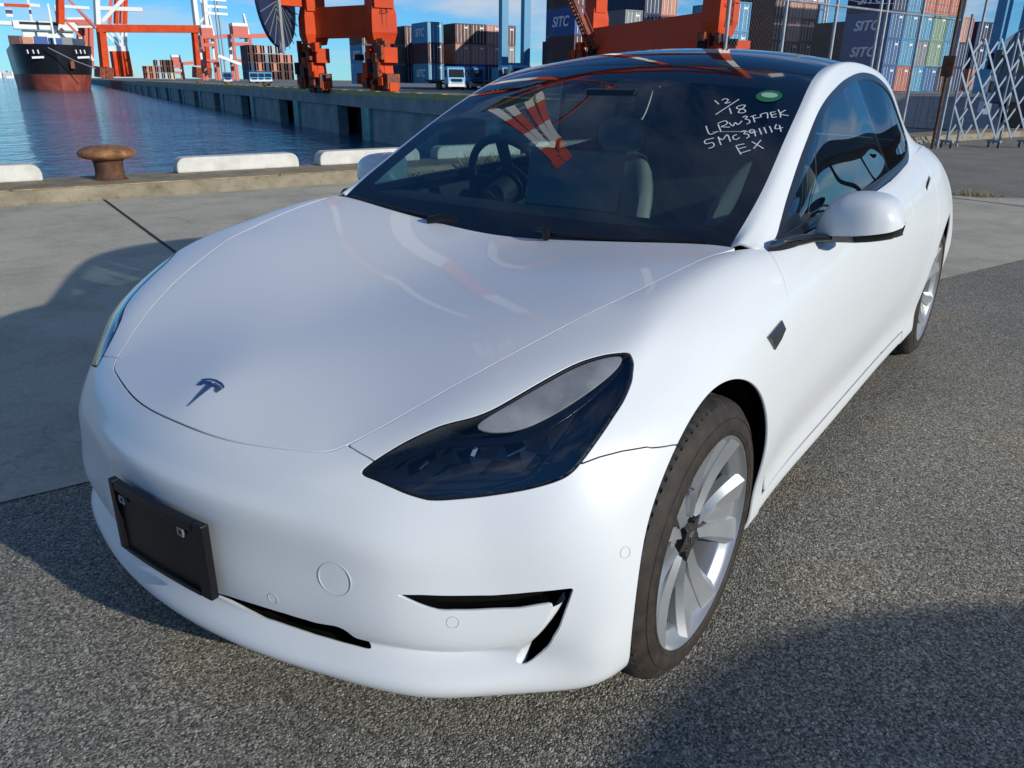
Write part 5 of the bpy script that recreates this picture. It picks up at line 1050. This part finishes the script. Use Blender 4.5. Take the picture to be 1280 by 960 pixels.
for mir in (False, True):
    g = mirror_sheet if mir else (lambda S: S); sg = -1 if mir else 1
    part('vent_recess', g(recess(vent_s, .045)), m_dark, bumper, flange=0); walls(vent_s, .045, 'vent_wall', m_gloss, bumper, mir=mir)
    b = MB(); k = len(vin)
    for q, (bl, dp) in enumerate(((-.22, .0016), (.06, .0022), (.4, .005), (.8, .012), (1.0, .020), (1.02, .044))): b.v += [tuple((vp[i]*(1-bl) + vo_[i]*bl - vn[i]*dp)*[1, sg, 1]) for i in range(k)]
    b.f = [(q*k+i, q*k+i+1, (q+1)*k+i+1, (q+1)*k+i) for q in range(5) for i in range(k-1)]; b.build('vent_scoop', m_paint, bumper, 80)
part('grille_recess', recess(slot_s, .05), m_dark, bumper, flange=0, both=True); walls(slot_s, .05, 'grille_wall', m_dark, bumper, both=True)
# parking sensors and towing cover
for uv, r, nm in (((1.414, 5.548), .0105, 'parking_sensor'), ((3.608, 5.330), .0105, 'parking_sensor'), ((5.74, 4.463), .010, 'parking_sensor'), ((2.221, 4.769), .034, 'towing_cover')):
    for sg in ((1, -1) if nm != 'towing_cover' else (1,)):
        p = patch_pts(body, [uv])[0]; n = patch_nrm(body, [uv], np.array([[.8, .5, .1]]))[0]; p[1] *= sg; n[1] *= sg
        q = Vector((0, 0, 1)).rotation_difference(Vector(n)).to_matrix(); b = MB(); h = .0012 if nm == 'towing_cover' else .0006
        b.lathe([(r+.0018, -.004), (r+.0014, h), (r+.0002, h), (r, -.003)], 36); b.v = [tuple(q @ Vector(v) + Vector(p)) for v in b.v]; b.build(nm + '_ring' if nm != 'towing_cover' else nm, pm('seam_shadow_grey', (.48, .49, .50), .5), bumper, 50)
# number plate holder
pl = empty('number_plate_holder', (0, 0, 0), parent=car)
PX, PY, PZ, PW, PH = .797, .022, .415, .332, .170
def plate(dx, y0, y1, z0, z1, th, mat, nm, par, bev=.003):
    """panel bent a little round the nose"""
    n = 10; b = MB(); ys = np.linspace(y0, y1, n); fx = lambda y: PX + dx - .20*(y - .0)**2
    vs = [(fx(y), y, z) for y in ys for z in (z0, z1)] + [(fx(y) - th, y, z) for y in ys for z in (z0, z1)]
    fs = []; m = 2*n
    for i in range(n-1): a = 2*i; fs += [(a, a+2, a+3, a+1), (m+a, m+a+1, m+a+3, m+a+2), (a, m+a, m+a+2, a+2), (a+1, a+3, m+a+3, m+a+1)]
    fs += [(0, 1, m+1, m), (m-2, 2*m-2, 2*m-1, m-1)]
    b.add(vs, fs); return b.build(nm, mat, par, bevel=bev)
plate(-.009, PY-PW/2, PY+PW/2, PZ-PH/2, PZ+PH/2, .010, m_black, 'backing_plate', pl)
for y0, y1, z0, z1 in ((PY-PW/2+.021, PY+PW/2-.031, PZ+PH/2-.020, PZ+PH/2+.001), (PY-PW/2-.001, PY-PW/2+.020, PZ-PH/2, PZ+PH/2+.002), (PY+PW/2-.030, PY+PW/2+.001, PZ-PH/2, PZ+PH/2+.002), (PY-PW/2+.021, PY+PW/2-.031, PZ-PH/2-.001, PZ-PH/2+.008)):
    plate(.0, y0, y1, z0, z1, .017, pm('matt_black_frame', (.005, .005, .007), .38, spec=.35), 'frame_bar', pl)
b = MB(); b.box((PX-.034, PY, PZ), (.045, PW*.80, PH*.7)); b.build('mounting_block', m_black, pl)
for y in (PY-PW/2+.048, PY+PW/2-.070):
    b = MB(); xx = PX - .20*y*y - .003; 
    for dz in (-.007, .007): b.box((xx, y, PZ+.052+dz), (.006, .018, .004))
    for dy in (-.008, .008): b.box((xx, y+dy, PZ+.052), (.006, .004, .0098))
    b.build('fixing_clip', pm('zinc_clip', (.30, .31, .33), .4, .6), pl)
# black cowl under the windscreen, wipers
b = MB(); n = 30
for i in range(n+1):
    y = -.735 + 1.47*i/n; xr = -.40 - .05*abs(y/.7)**2.2; zr = .862 + .036*abs(y/.7)**1.6
    b.v += [(xr + .030, y, zr - .016), (xr - .030, y, zr + .004), (xr - .075, y, zr + .004)]
for i in range(n):
    for j in range(2): a = 3*i + j; b.f.append((a, a+1, a+4, a+3))
b.build('cowl_panel', m_black, car)
for ys in (((-.66, -.16), ), ((.15, .66), )):
    b = MB(); y0, y1 = ys[0]; L = []
    for k in range(13):
        y = y0 + (y1-y0)*k/12; uvv = np.array([[.60, abs(y)/.715*5.0]]); vv = np.interp(abs(y)/.712, [0, .2, .4, .6, .8, .93, 1], range(7)); p = patch_pts(roofp, [(.62, vv)])[0]; p[1] = y; L.append(p + [.012, 0, .014])
    b.tube(L, .0065, 6); b.build('wiper_blade', m_black, screen, 60)
    e = L[-1] if y0 < 0 else L[0]; e2 = Vector(e) + Vector((.03, -.09 if y0 < 0 else .05, -.004)); b = MB(); b.tube([Vector(e) + Vector((0, 0, .006)), Vector(e) + Vector((.012, -.05 if y0 < 0 else .04, .008)), e2], [.010, .013, .012], 8); b.build('wiper_arm', m_black, screen, 60)
# handwriting in white marker and the round green sticker on the screen
m_ink = pm('white_marker', (.78, .80, .82), .7)
for line in WRITING:
    b = MB()
    for stroke in line:
        uv = smooth_closed(stroke, 5, False) if len(stroke) > 2 else np.linspace(stroke[0], stroke[1], 5)
        P3 = patch_pts(roofp, uv); Nn = patch_nrm(roofp, uv, np.array([[.4, 0, 1.]]*len(uv))); P3 = P3 + Nn*.0022
        dd = np.gradient(P3, axis=0); dd /= np.linalg.norm(dd, axis=1, keepdims=True) + 1e-9; sd = np.cross(dd, Nn)*.0018
        k = len(b.v); b.v += [tuple(q) for pr_ in zip(P3 - sd, P3 + sd) for q in pr_]; b.f += [(k+2*i, k+2*i+1, k+2*i+3, k+2*i+2) for i in range(len(uv)-1)]
    b.build('marker_writing', m_ink, screen)
def disc_on_screen(uv, r, lift, mat, nm, rr=(1, 1)):
    p = patch_pts(roofp, [uv])[0]; n = patch_nrm(roofp, [uv], np.array([[.4, 0, 1.]]))[0]; ax = Vector(n); tx = Vector((0, 1, 0)); tx = (tx - ax*tx.dot(ax)).normalized(); ty = ax.cross(tx)
    b = MB(); b.add([Vector(p) + ax*lift + tx*r*rr[0]*math.cos(a) + ty*r*rr[1]*math.sin(a) for a in np.linspace(0, 2*math.pi, 28, endpoint=False)], [tuple(range(28))]); return b.build(nm, mat, screen)
disc_on_screen((4.182, 4.30), .040, .0025, pm('sticker_green', (.012, .15, .065), .5), 'round_sticker'); disc_on_screen((4.20, 4.30), .022, .0035, pm('sticker_print', (.34, .50, .40), .5), 'sticker_print', (1.2, .8))
# camera repeaters on the wings, door handles
for sg in (1, -1):
    rp = [(10.02, 3.434), (9.172, 3.544), (9.50, 3.975), (9.90, 3.848)]; q = patch_pts(body, rp); n = patch_nrm(body, rp, np.array([[0, 1, .1]]*4)); c = q.mean(0); q = c + (q - c)*1.0
    top = q + n*.004; ridge = (q[1] + q[3])/2; b = MB(); q2 = [*(q - n*.004), *top, (top[0]*.5 + top[3]*.5) + n[0]*.010, top[1]*.85 + top[2]*.15 + n[1]*.007]
    b.add([p*[1, sg, 1] for p in q2], [(0, 1, 5, 4), (1, 2, 6, 5), (2, 3, 7, 6), (3, 0, 4, 7), (4, 5, 9, 8), (5, 6, 9), (6, 7, 8, 9), (7, 4, 8)]); b.build('camera_repeater', m_gloss, car, 30)
    for uu, dr in ((12.62, doorL if sg > 0 else doorR), (14.62, rdoorL if sg > 0 else rdoorR)):
        b = MB(); A = patch_pts(body, [(uu + t, 2.34 - .04*i) for i, t in enumerate(np.linspace(0, .36, 8))]); n = patch_nrm(body, [(uu + t, 2.34) for t in np.linspace(0, .36, 8)], np.array([[0, 1, .2]]*8))
        for i in range(8): w = .014 if i > 1 else .011; b.v += [tuple((A[i] + n[i]*.0035 + np.array([0, 0, w]))*[1, sg, 1]), tuple((A[i] + n[i]*.0045 - np.array([0, 0, w]))*[1, sg, 1])]
        b.f = [(2*i, 2*i+1, 2*i+3, 2*i+2) for i in range(7)]; b.build('door_handle', m_gloss, dr)
# door mirrors: lofted shell, black lower edge, stalk and glass
def mirror(sg):
    r = empty('door_mirror', (0, 0, 0), parent=doorL if sg > 0 else doorR)
    ys = np.array([.815, .830, .848, .868, .900, .940, .975, 1.000, 1.022, 1.036, 1.043]); zb = np.array([.913, .913, .914, .916, .919, .924, .930, .935, .940, .945, .948]); zt = np.array([.925, .962, .996, 1.016, 1.026, 1.029, 1.026, 1.017, .999, .971, .952])
    xf = np.array([-.850, -.815, -.795, -.783, -.778, -.776, -.780, -.790, -.806, -.834, -.858]); xb = np.array([-.885, -.905, -.922, -.930, -.932, -.932, -.930, -.925, -.915, -.900, -.885])
    m = 22; rows = []
    for y, b0, t0, f0, k0 in zip(ys, zb, zt, xf, xb):
        row = []
        for j in range(m+1):
            a = math.pi*(j/m); e = .62        # over the front from lower front edge to the upper back edge
            x = k0 + (f0 - k0)*abs(math.sin(a*.5 + math.pi/2))**.55 if False else k0 + (f0 - k0)*(max(math.cos(a/2), 0)**.42); z = b0 + (t0 - b0)*(math.sin(a/2)**.52)
            row.append((x, y, z))
        rows.append(row)
    us = np.linspace(0, 10, 60); Gm = Patch(rows); Pm = Gm(us, np.linspace(0, m, 40)); S = grid_sheet(Pm, us, np.linspace(0, m, 40))
    if S.N[len(S.N)//2][0] < 0: S.N *= -1; S.T = S.T[:, ::-1]
    if sg < 0: S = mirror_sheet(S)
    part('mirror_shell', S, m_paint, r, flange=.008)
    # lower black cover, following the shell's lower outline
    b = MB(); k = len(ys); ins = [(xf, zb - .001), (xf - .006, zb - .018), (xf - .03, zb - .024), (xb + .02, zb - .022), (xb, zb - .002), (xb, zt - .002)]
    for q, (xx, z2) in enumerate(ins):
        for i in range(k): y = ys[i]; b.v.append((xx[i] - (.0 if q else -.002), sg*y, z2[i]))
    for q in range(len(ins)-1):
        for i in range(k-1): a = q*k + i; b.f.append((a, a+1, a+k+1, a+k))
    b.build('mirror_underside', m_gloss, r, 50)
    b = MB(); b.add([(xb[i] - .002, sg*ys[i], z) for i in range(k) for z in (zb[i]+.008, zt[i]-.006)], [(2*i, 2*i+1, 2*i+3, 2*i+2) for i in range(k-1)]); b.build('mirror_glass', m_chrome, r)
    b = MB(); sec = [(.797, -.535, .902, .045, .060), (.812, -.60, .911, .055, .046), (.826, -.69, .912, .060, .030), (.845, -.78, .909, .055, .024), (.90, -.835, .911, .045, .022)]
    n = 10
    for (y, x, z, w, h) in sec:
        for j in range(n): a = 2*math.pi*j/n; b.v.append((x + w*math.cos(a)*(.75 if math.cos(a) > 0 else 1.25), sg*y, z + h*.5*math.sin(a)))
    for i in range(len(sec)-1):
        for j in range(n): a, c = i*n+j, i*n+(j+1) % n; b.f.append((a, c, c+n, a+n))
    b.build('mirror_arm', m_gloss, r, 60)
    b = MB(); b.box((-.80, sg*.955, .918), (.06, .0016, .016)); b.build('mirror_seam', m_black, r)
    return r
mirror(1); mirror(-1)

# wheels: dusty tyre with shoulder blocks, twin-spoke alloy, hub cap, brake disc
def make_wheel(name, loc):
    w = empty(name, loc, parent=car)
    nb = 80; nt_ = nb*4; prof = [(.2475, -.106), (.2515, -.1165), (.255, -.121), (.285, -.119), (.308, -.110), (.322, -.098)]; side = prof + []
    b = MB(); full = [(r, y) for r, y in prof]; out_ = [(r, -y) for r, y in reversed(prof)]
    for sgn, nm in ((-1, 'tyre_wall'), (1, 'tyre_wall')):
        b = MB(); b.lathe([(r, -sgn*y if sgn < 0 else -y) for r, y in prof] if sgn > 0 else [(r, y) for r, y in reversed(prof)], 96, 'y'); o = b.build(nm, m_tyre, w, 60)
        b = MB()
        for rr, yy in ((.262, .1205), (.292, .1172)): b.lathe([(rr-.0016, sgn*(yy-.002)), (rr, sgn*(yy+.0012)), (rr+.0016, sgn*(yy-.002))] if sgn > 0 else [(rr+.0016, sgn*(yy-.002)), (rr, sgn*(yy+.0012)), (rr-.0016, sgn*(yy-.002))], 96, 'y')
        b.build('tyre_rib', m_tyre, o, 80)
    tp = [(.318, -.1015), (.326, -.094), (.331, -.082), (.3335, -.066), (.3335, -.062), (.327, -.060), (.327, -.052), (.3345, -.050), (.335, -.020), (.335, -.016), (.328, -.014), (.328, -.004), (.335, -.002)]
    tp = tp + [(r, -y) for r, y in reversed(tp)]
    b = MB(); base = 0; m = len(tp)
    for k in range(nt_):
        a = 2*math.pi*k/nt_; cut = (k % 4 == 0)
        for r, y in tp:
            rr = r - (.0065 if cut and abs(y) > .066 else 0); b.v.append((rr*math.cos(a), y, rr*math.sin(a)))
    for k in range(nt_):
        for j in range(m-1): a, c = k*m+j, ((k+1) % nt_)*m+j; b.f.append((a, a+1, c+1, c))
    b.build('tread', m_tread, w, 35)
    rim = empty('rim', (0, 0, 0), parent=w)
    b = MB(); b.lathe([(.210, -.105), (.244, -.112), (.250, -.106), (.236, -.09), (.222, -.06), (.215, .0), (.220, .05), (.2215, .080), (.2240, .086), (.2420, .0985), (.2470, .1085), (.2500, .1155), (.2530, .1160), (.2545, .1120)], 96, 'y'); b.f = [tuple(reversed(f_)) for f_ in b.f]; b.build('rim_barrel', m_rim, rim, 40)
    # five pairs of spokes, each a ridged blade; a sunken web joins the two of a pair near the rim
    def blade(a0, a1, w0, w1, lean):
        """blade from the hub (angle a0) to the rim (angle a1), sections (left, ridge, right) with a sloping face"""
        b = MB(); n = 14
        for i in range(n+1):
            s = i/n; r = .050 + (.2515-.050)*s; a = a0 + (a1-a0)*s; wd = w0 + (w1-w0)*s**1.4
            yh = .074 + .0385*s**.8 - .012*math.sin(s*math.pi)           # dished face
            rad = Vector((math.cos(a), 0, math.sin(a))); tan = Vector((-math.sin(a), 0, math.cos(a))); c = rad*r
            for off, dy in ((-wd, -.036), (-wd, -.004 - .010*(1-lean)), (wd*(lean*1.3-.65), .0045*(1-s*.75)), (wd, -.004 - .010*lean), (wd, -.036)): b.v.append(tuple(c + tan*off + Vector((0, yh + dy, 0))))
        m = 5
        for i in range(n):
            for j in range(m-1): q = i*m+j; b.f.append((q, q+1, q+m+1, q+m))
        b.f.append((0, 4, 3, 2, 1)); return b
    meshes = []
    for (a0, a1, w0, w1, lean) in ((R(-15), R(-17), .0135, .0420, .20), (R(13.5), R(13.5), .0125, .0380, .84)): meshes.append(blade(a0, a1, w0, w1, lean).mesh('spoke', 32))
    web = MB(); n = 8
    for i in range(n+1):
        s = i/n; r = .115 + (.247-.115)*s; hw = .006 + (.056-.006)*s**.8; a = R(-2.5); c = Vector((math.cos(a)*r, (.062 + .036*s), math.sin(a)*r)); tan = Vector((-math.sin(a), 0, math.cos(a)))
        web.v += [tuple(c - tan*hw), tuple(c + tan*hw)]
    web.f = [(2*i, 2*i+1, 2*i+3, 2*i+2) for i in range(n)]; wm = web.mesh('spoke_web', 32)
    for k in range(5):
        for me in meshes: child('spoke', me, m_rim, rim, rot=(0, -k*2*math.pi/5 + R(100), 0))
        child('spoke_web', wm, m_rim, rim, rot=(0, -k*2*math.pi/5 + R(100), 0))
    b = MB(); b.lathe([(.0005, .064), (.052, .064), (.058, .058), (.060, .03)], 40, 'y'); b.f = [tuple(reversed(f_)) for f_ in b.f]; b.build('hub', m_rim, rim, 40)
    star = []
    for k in range(10):
        a = 2*math.pi*k/10 + R(100-36) ; rr = .060 if k % 2 == 0 else .034; star.append((rr*math.cos(a), rr*math.sin(a)))
    b = MB(); b.prism(star, .060, .0815, lambda a, c, h: (a, h, c)); b.build('hub_cap', m_gloss, w)
    b = MB(); b.prism([(0, -.016), (.003, .004), (.013, .006), (.016, .012), (0, .016), (-.016, .012), (-.013, .006), (-.003, .004)], .0815, .0828, lambda a, c, h: (a, h, c)); b.build('cap_emblem', m_chrome, w)
    b = MB(); b.lathe([(.07, .018), (.170, .018), (.171, -.004), (.07, -.004)], 48, 'y'); b.f = [tuple(reversed(f_)) for f_ in b.f]; b.build('brake_disc', m_disc, w, 40)
    b = MB(); b.box((-.13, .012, .06), (.07, .06, .13)); b.build('brake_caliper', pm('grey_caliper', (.10, .10, .11), .5), w, bevel=.01)
    b = MB(); b.tube([(.205*math.cos(R(62)), .088, .205*math.sin(R(62))), (.198*math.cos(R(62)), .112, .198*math.sin(R(62)))], .0045, 8); b.build('tyre_valve', m_chrome, w, 60)
    return w
w0 = make_wheel('wheel', (0, .783, WHEEL_R))
for x, s, rot in ((-2.875, 1, 41), (0, -1, 17), (-2.875, -1, 66)):
    c = copy_tree(w0, car); c.location = (x, s*.783, WHEEL_R); c.rotation_euler = (0, R(rot), 0) if s > 0 else (0, R(rot), math.pi)
# wheel housings, floor pan
for (cx, cz, r, kx) in (AF, AR):
    for sg in (1, -1):
        b = MB(); n = 36
        for i in range(n+1):
            a = R(-12) + R(204)*i/n
            for rr, y in ((r + .008, .868), (r + .010, .84), (r + .014, .55), (.05, .55)): b.v.append((cx + rr*kx*math.cos(a), sg*y, cz + rr*math.sin(a)))
        for i in range(n):
            for j in range(3): a = i*4+j; b.f.append((a, a+1, a+5, a+4))
        b.build('wheel_housing', m_dark, car, 60)
b = MB(); b.box((-1.44, 0, .195), (2.15, 1.62, .02)); b.box((.50, 0, .215), (.26, 1.0, .02)); b.box((-3.4, 0, .24), (.55, 1.2, .02));  b.build('floor_pan', m_dark, car)
# cabin
b = MB(); n = 24
for i in range(n+1):
    y = -.70 + 1.40*i/n; k = abs(y/.7)
    for x, z in ((-.44 - .05*k*k, .865 + .03*k), (-.56, .915 + .01*k), (-.72, .918), (-.84, .895), (-.86, .83), (-.84, .60)): b.v.append((x, y, z))
for i in range(n):
    for j in range(5): a = 6*i+j; b.f.append((a, a+1, a+7, a+6))
b.build('dashboard', m_dash, car, 50)
b = MB(); b.box((-.852, 0, .868), (.012, 1.32, .03)); b.build('dash_trim', m_wood, car)
b = MB(); b.box((-.835, 0, .985), (.014, .375, .225), Matrix.Rotation(R(-8), 3, 'Y')); b.build('centre_screen', m_gloss, car, bevel=.006)
sw = empty('steering_wheel', (-.985, -.365, .945), parent=car); sw.rotation_euler = (0, R(-66), 0)
b = MB(); b.tube([(.182*math.cos(a), .182*math.sin(a), 0) for a in np.linspace(0, 2*math.pi, 41)], .016, 10, False); b.build('wheel_rim', m_dash, sw, 80)
b = MB(); b.lathe([(.0005, .02), (.065, .02), (.075, .0), (.07, -.03)], 24); b.build('wheel_boss', m_dash, sw, 50)
for a in (0, 180, 270):
    b = MB(); b.bar((.06*math.cos(R(a+90)), .06*math.sin(R(a+90)), 0), (.178*math.cos(R(a+90)), .178*math.sin(R(a+90)), 0), .045, .014); b.build('wheel_spoke', m_dash, sw)
b = MB(); b.tube([(0, 0, -.02), (0, 0, -.16)], .05, 12); b.build('steering_column', m_dash, sw, 60)
def seat(x, y):
    s = empty('front_seat', (x, y, .30), parent=car)
    def cush(nm, secs, mat=m_seat):
        b = MB(); m = len(secs[0])
        for sec in secs: b.v += sec
        for i in range(len(secs)-1):
            for j in range(m): a, c = i*m+j, i*m+(j+1) % m; b.f.append((a, c, c+m, a+m))
        b.f += [tuple(reversed(range(m))), tuple((len(secs)-1)*m + j for j in range(m))]; o = b.build(nm, mat, s, 60); md = o.modifiers.new('s', 'SUBSURF'); md.levels = md.render_levels = 1; return o
    def ring(cx, cz, hw, th, bol): return [(cx + th, -hw, cz), (cx + th + bol, -hw*.8, cz), (cx + th*.8, -hw*.5, cz), (cx + th*.8, hw*.5, cz), (cx + th + bol, hw*.8, cz), (cx + th, hw, cz), (cx - th, hw*.9, cz), (cx - th, -hw*.9, cz)]
    cush('seat_back', [ring(-.04, .10, .23, .05, .03), ring(-.07, .24, .26, .06, .05), ring(-.13, .42, .26, .06, .05), ring(-.19, .58, .23, .055, .035), ring(-.23, .68, .17, .045, .01), ring(-.25, .72, .12, .03, 0)])
    cush('headrest', [ring(-.25, .70, .09, .03, 0), ring(-.26, .75, .125, .045, .01), ring(-.27, .82, .125, .045, .01), ring(-.28, .87, .09, .03, 0)])
    cush('seat_cushion', [[(.0, -.24, .06), (.0, -.2, .15), (.0, .2, .15), (.0, .24, .06)], [(.25, -.26, .06), (.25, -.2, .17), (.25, .2, .17), (.25, .26, .06)], [(.50, -.24, .06), (.50, -.2, .19), (.50, .2, .19), (.50, .24, .06)]])
seat(-1.62, .37); seat(-1.62, -.37)
b = MB(); b.box((-2.48, 0, .78), (.16, 1.2, .56), Matrix.Rotation(R(-18), 3, 'Y')); b.build('rear_seat', m_seat, car, bevel=.05)
for sg in (1, -1):
    b = MB(); b.add([(-.62, sg*.735, .89), (-1.2, sg*.755, .905), (-1.8, sg*.75, .935), (-2.4, sg*.70, .99), (-.62, sg*.73, .5), (-1.2, sg*.74, .5), (-1.8, sg*.74, .5), (-2.4, sg*.72, .5)] , [(i, i+1, i+5, i+4) for i in range(3)])
    b.add([(-.62, sg*.735, .89), (-1.2, sg*.755, .905), (-1.8, sg*.75, .935), (-2.4, sg*.70, .99), (-.62, sg*.795, .885), (-1.2, sg*.80, .90), (-1.8, sg*.79, .93), (-2.4, sg*.75, .985)], [(i, i+1, i+5, i+4) for i in range(3)]); b.build('door_card', m_dash, car)
b = MB(); b.box((-1.06, .0, 1.262), (.02, .20, .055), Matrix.Rotation(R(-20), 3, 'Y')); b.build('rear_view_mirror', m_gloss, car, bevel=.008)
# ------------------------------------------------------------------ what stands behind the photographer: a second car, a canopy and lamp posts (their shadow and reflections show on the scene)
car2 = copy_tree(car); car2.location = (2.30, 5.77, 0); car2.name = 'white_saloon_car'; tag(car2, 'second white saloon parked behind the photographer, seen only by its shadow at the lower right', 'car')
def pol(az, D, z=0.0): return Vector((CAM_POS[0] + D*math.cos(R(az)), CAM_POS[1] + D*math.sin(R(az)), z))
sh = empty('canopy_shed', tuple(pol(155, 40))); tag(sh, 'long dark open-sided canopy reflected in the side windows', 'shed'); s0 = Vector(sh.location); m_can = pm('canopy_steel', (.025, .035, .055), .5)
b = MB(); b.bar(pol(148, 38, 7.4) - s0, pol(171, 84, 8.0) - s0, 6.0, 1.5); b.build('canopy_roof', m_can, sh)
for k in range(7): q = pol(148, 38).lerp(pol(171, 84), k/6) - s0; b = MB(); b.bar(q, q + Vector((0, 0, 6.8)), .35); b.build('canopy_post', m_can, sh)
for k in range(4):  # dark containers added as stand-ins for low greenery in the window reflections
    q = pol(163 + 2.4*k, 66 + 5*k); container((q.x, q.y, .05), ('navy', 'maroon', 'navy', 'brown')[k], 'added container beyond the canopy, %s, standing in for greenery in the window reflection' % ('nearest', 'second', 'third', 'farthest')[k], 12.19, False, 'containers beyond the canopy', False)
for k, (x, y) in enumerate(((-29, 12.0), (-28, 10.4), (-27, 8.6), (-30, 14.2))):
    lp = empty('lamp_post', (x, y, 0)); tag(lp, 'slim grey lamp post reflected in the side windows, %s from the back of the car' % ('first', 'second', 'third', 'fourth')[k], 'lamp post', 'lamp posts behind the photographer')
    b = MB(); b.tube([(0, 0, 0), (0, 0, 8.5)], [.09, .06], 10); b.build('post', m_galv, lp, 60); b = MB(); b.bar((0, 0, 8.5), (1.4, 0, 8.7), .08); b.build('arm', m_galv, lp); b = MB(); b.box((1.6, 0, 8.66), (.6, .24, .12)); b.build('lamp_head', m_galv, lp)
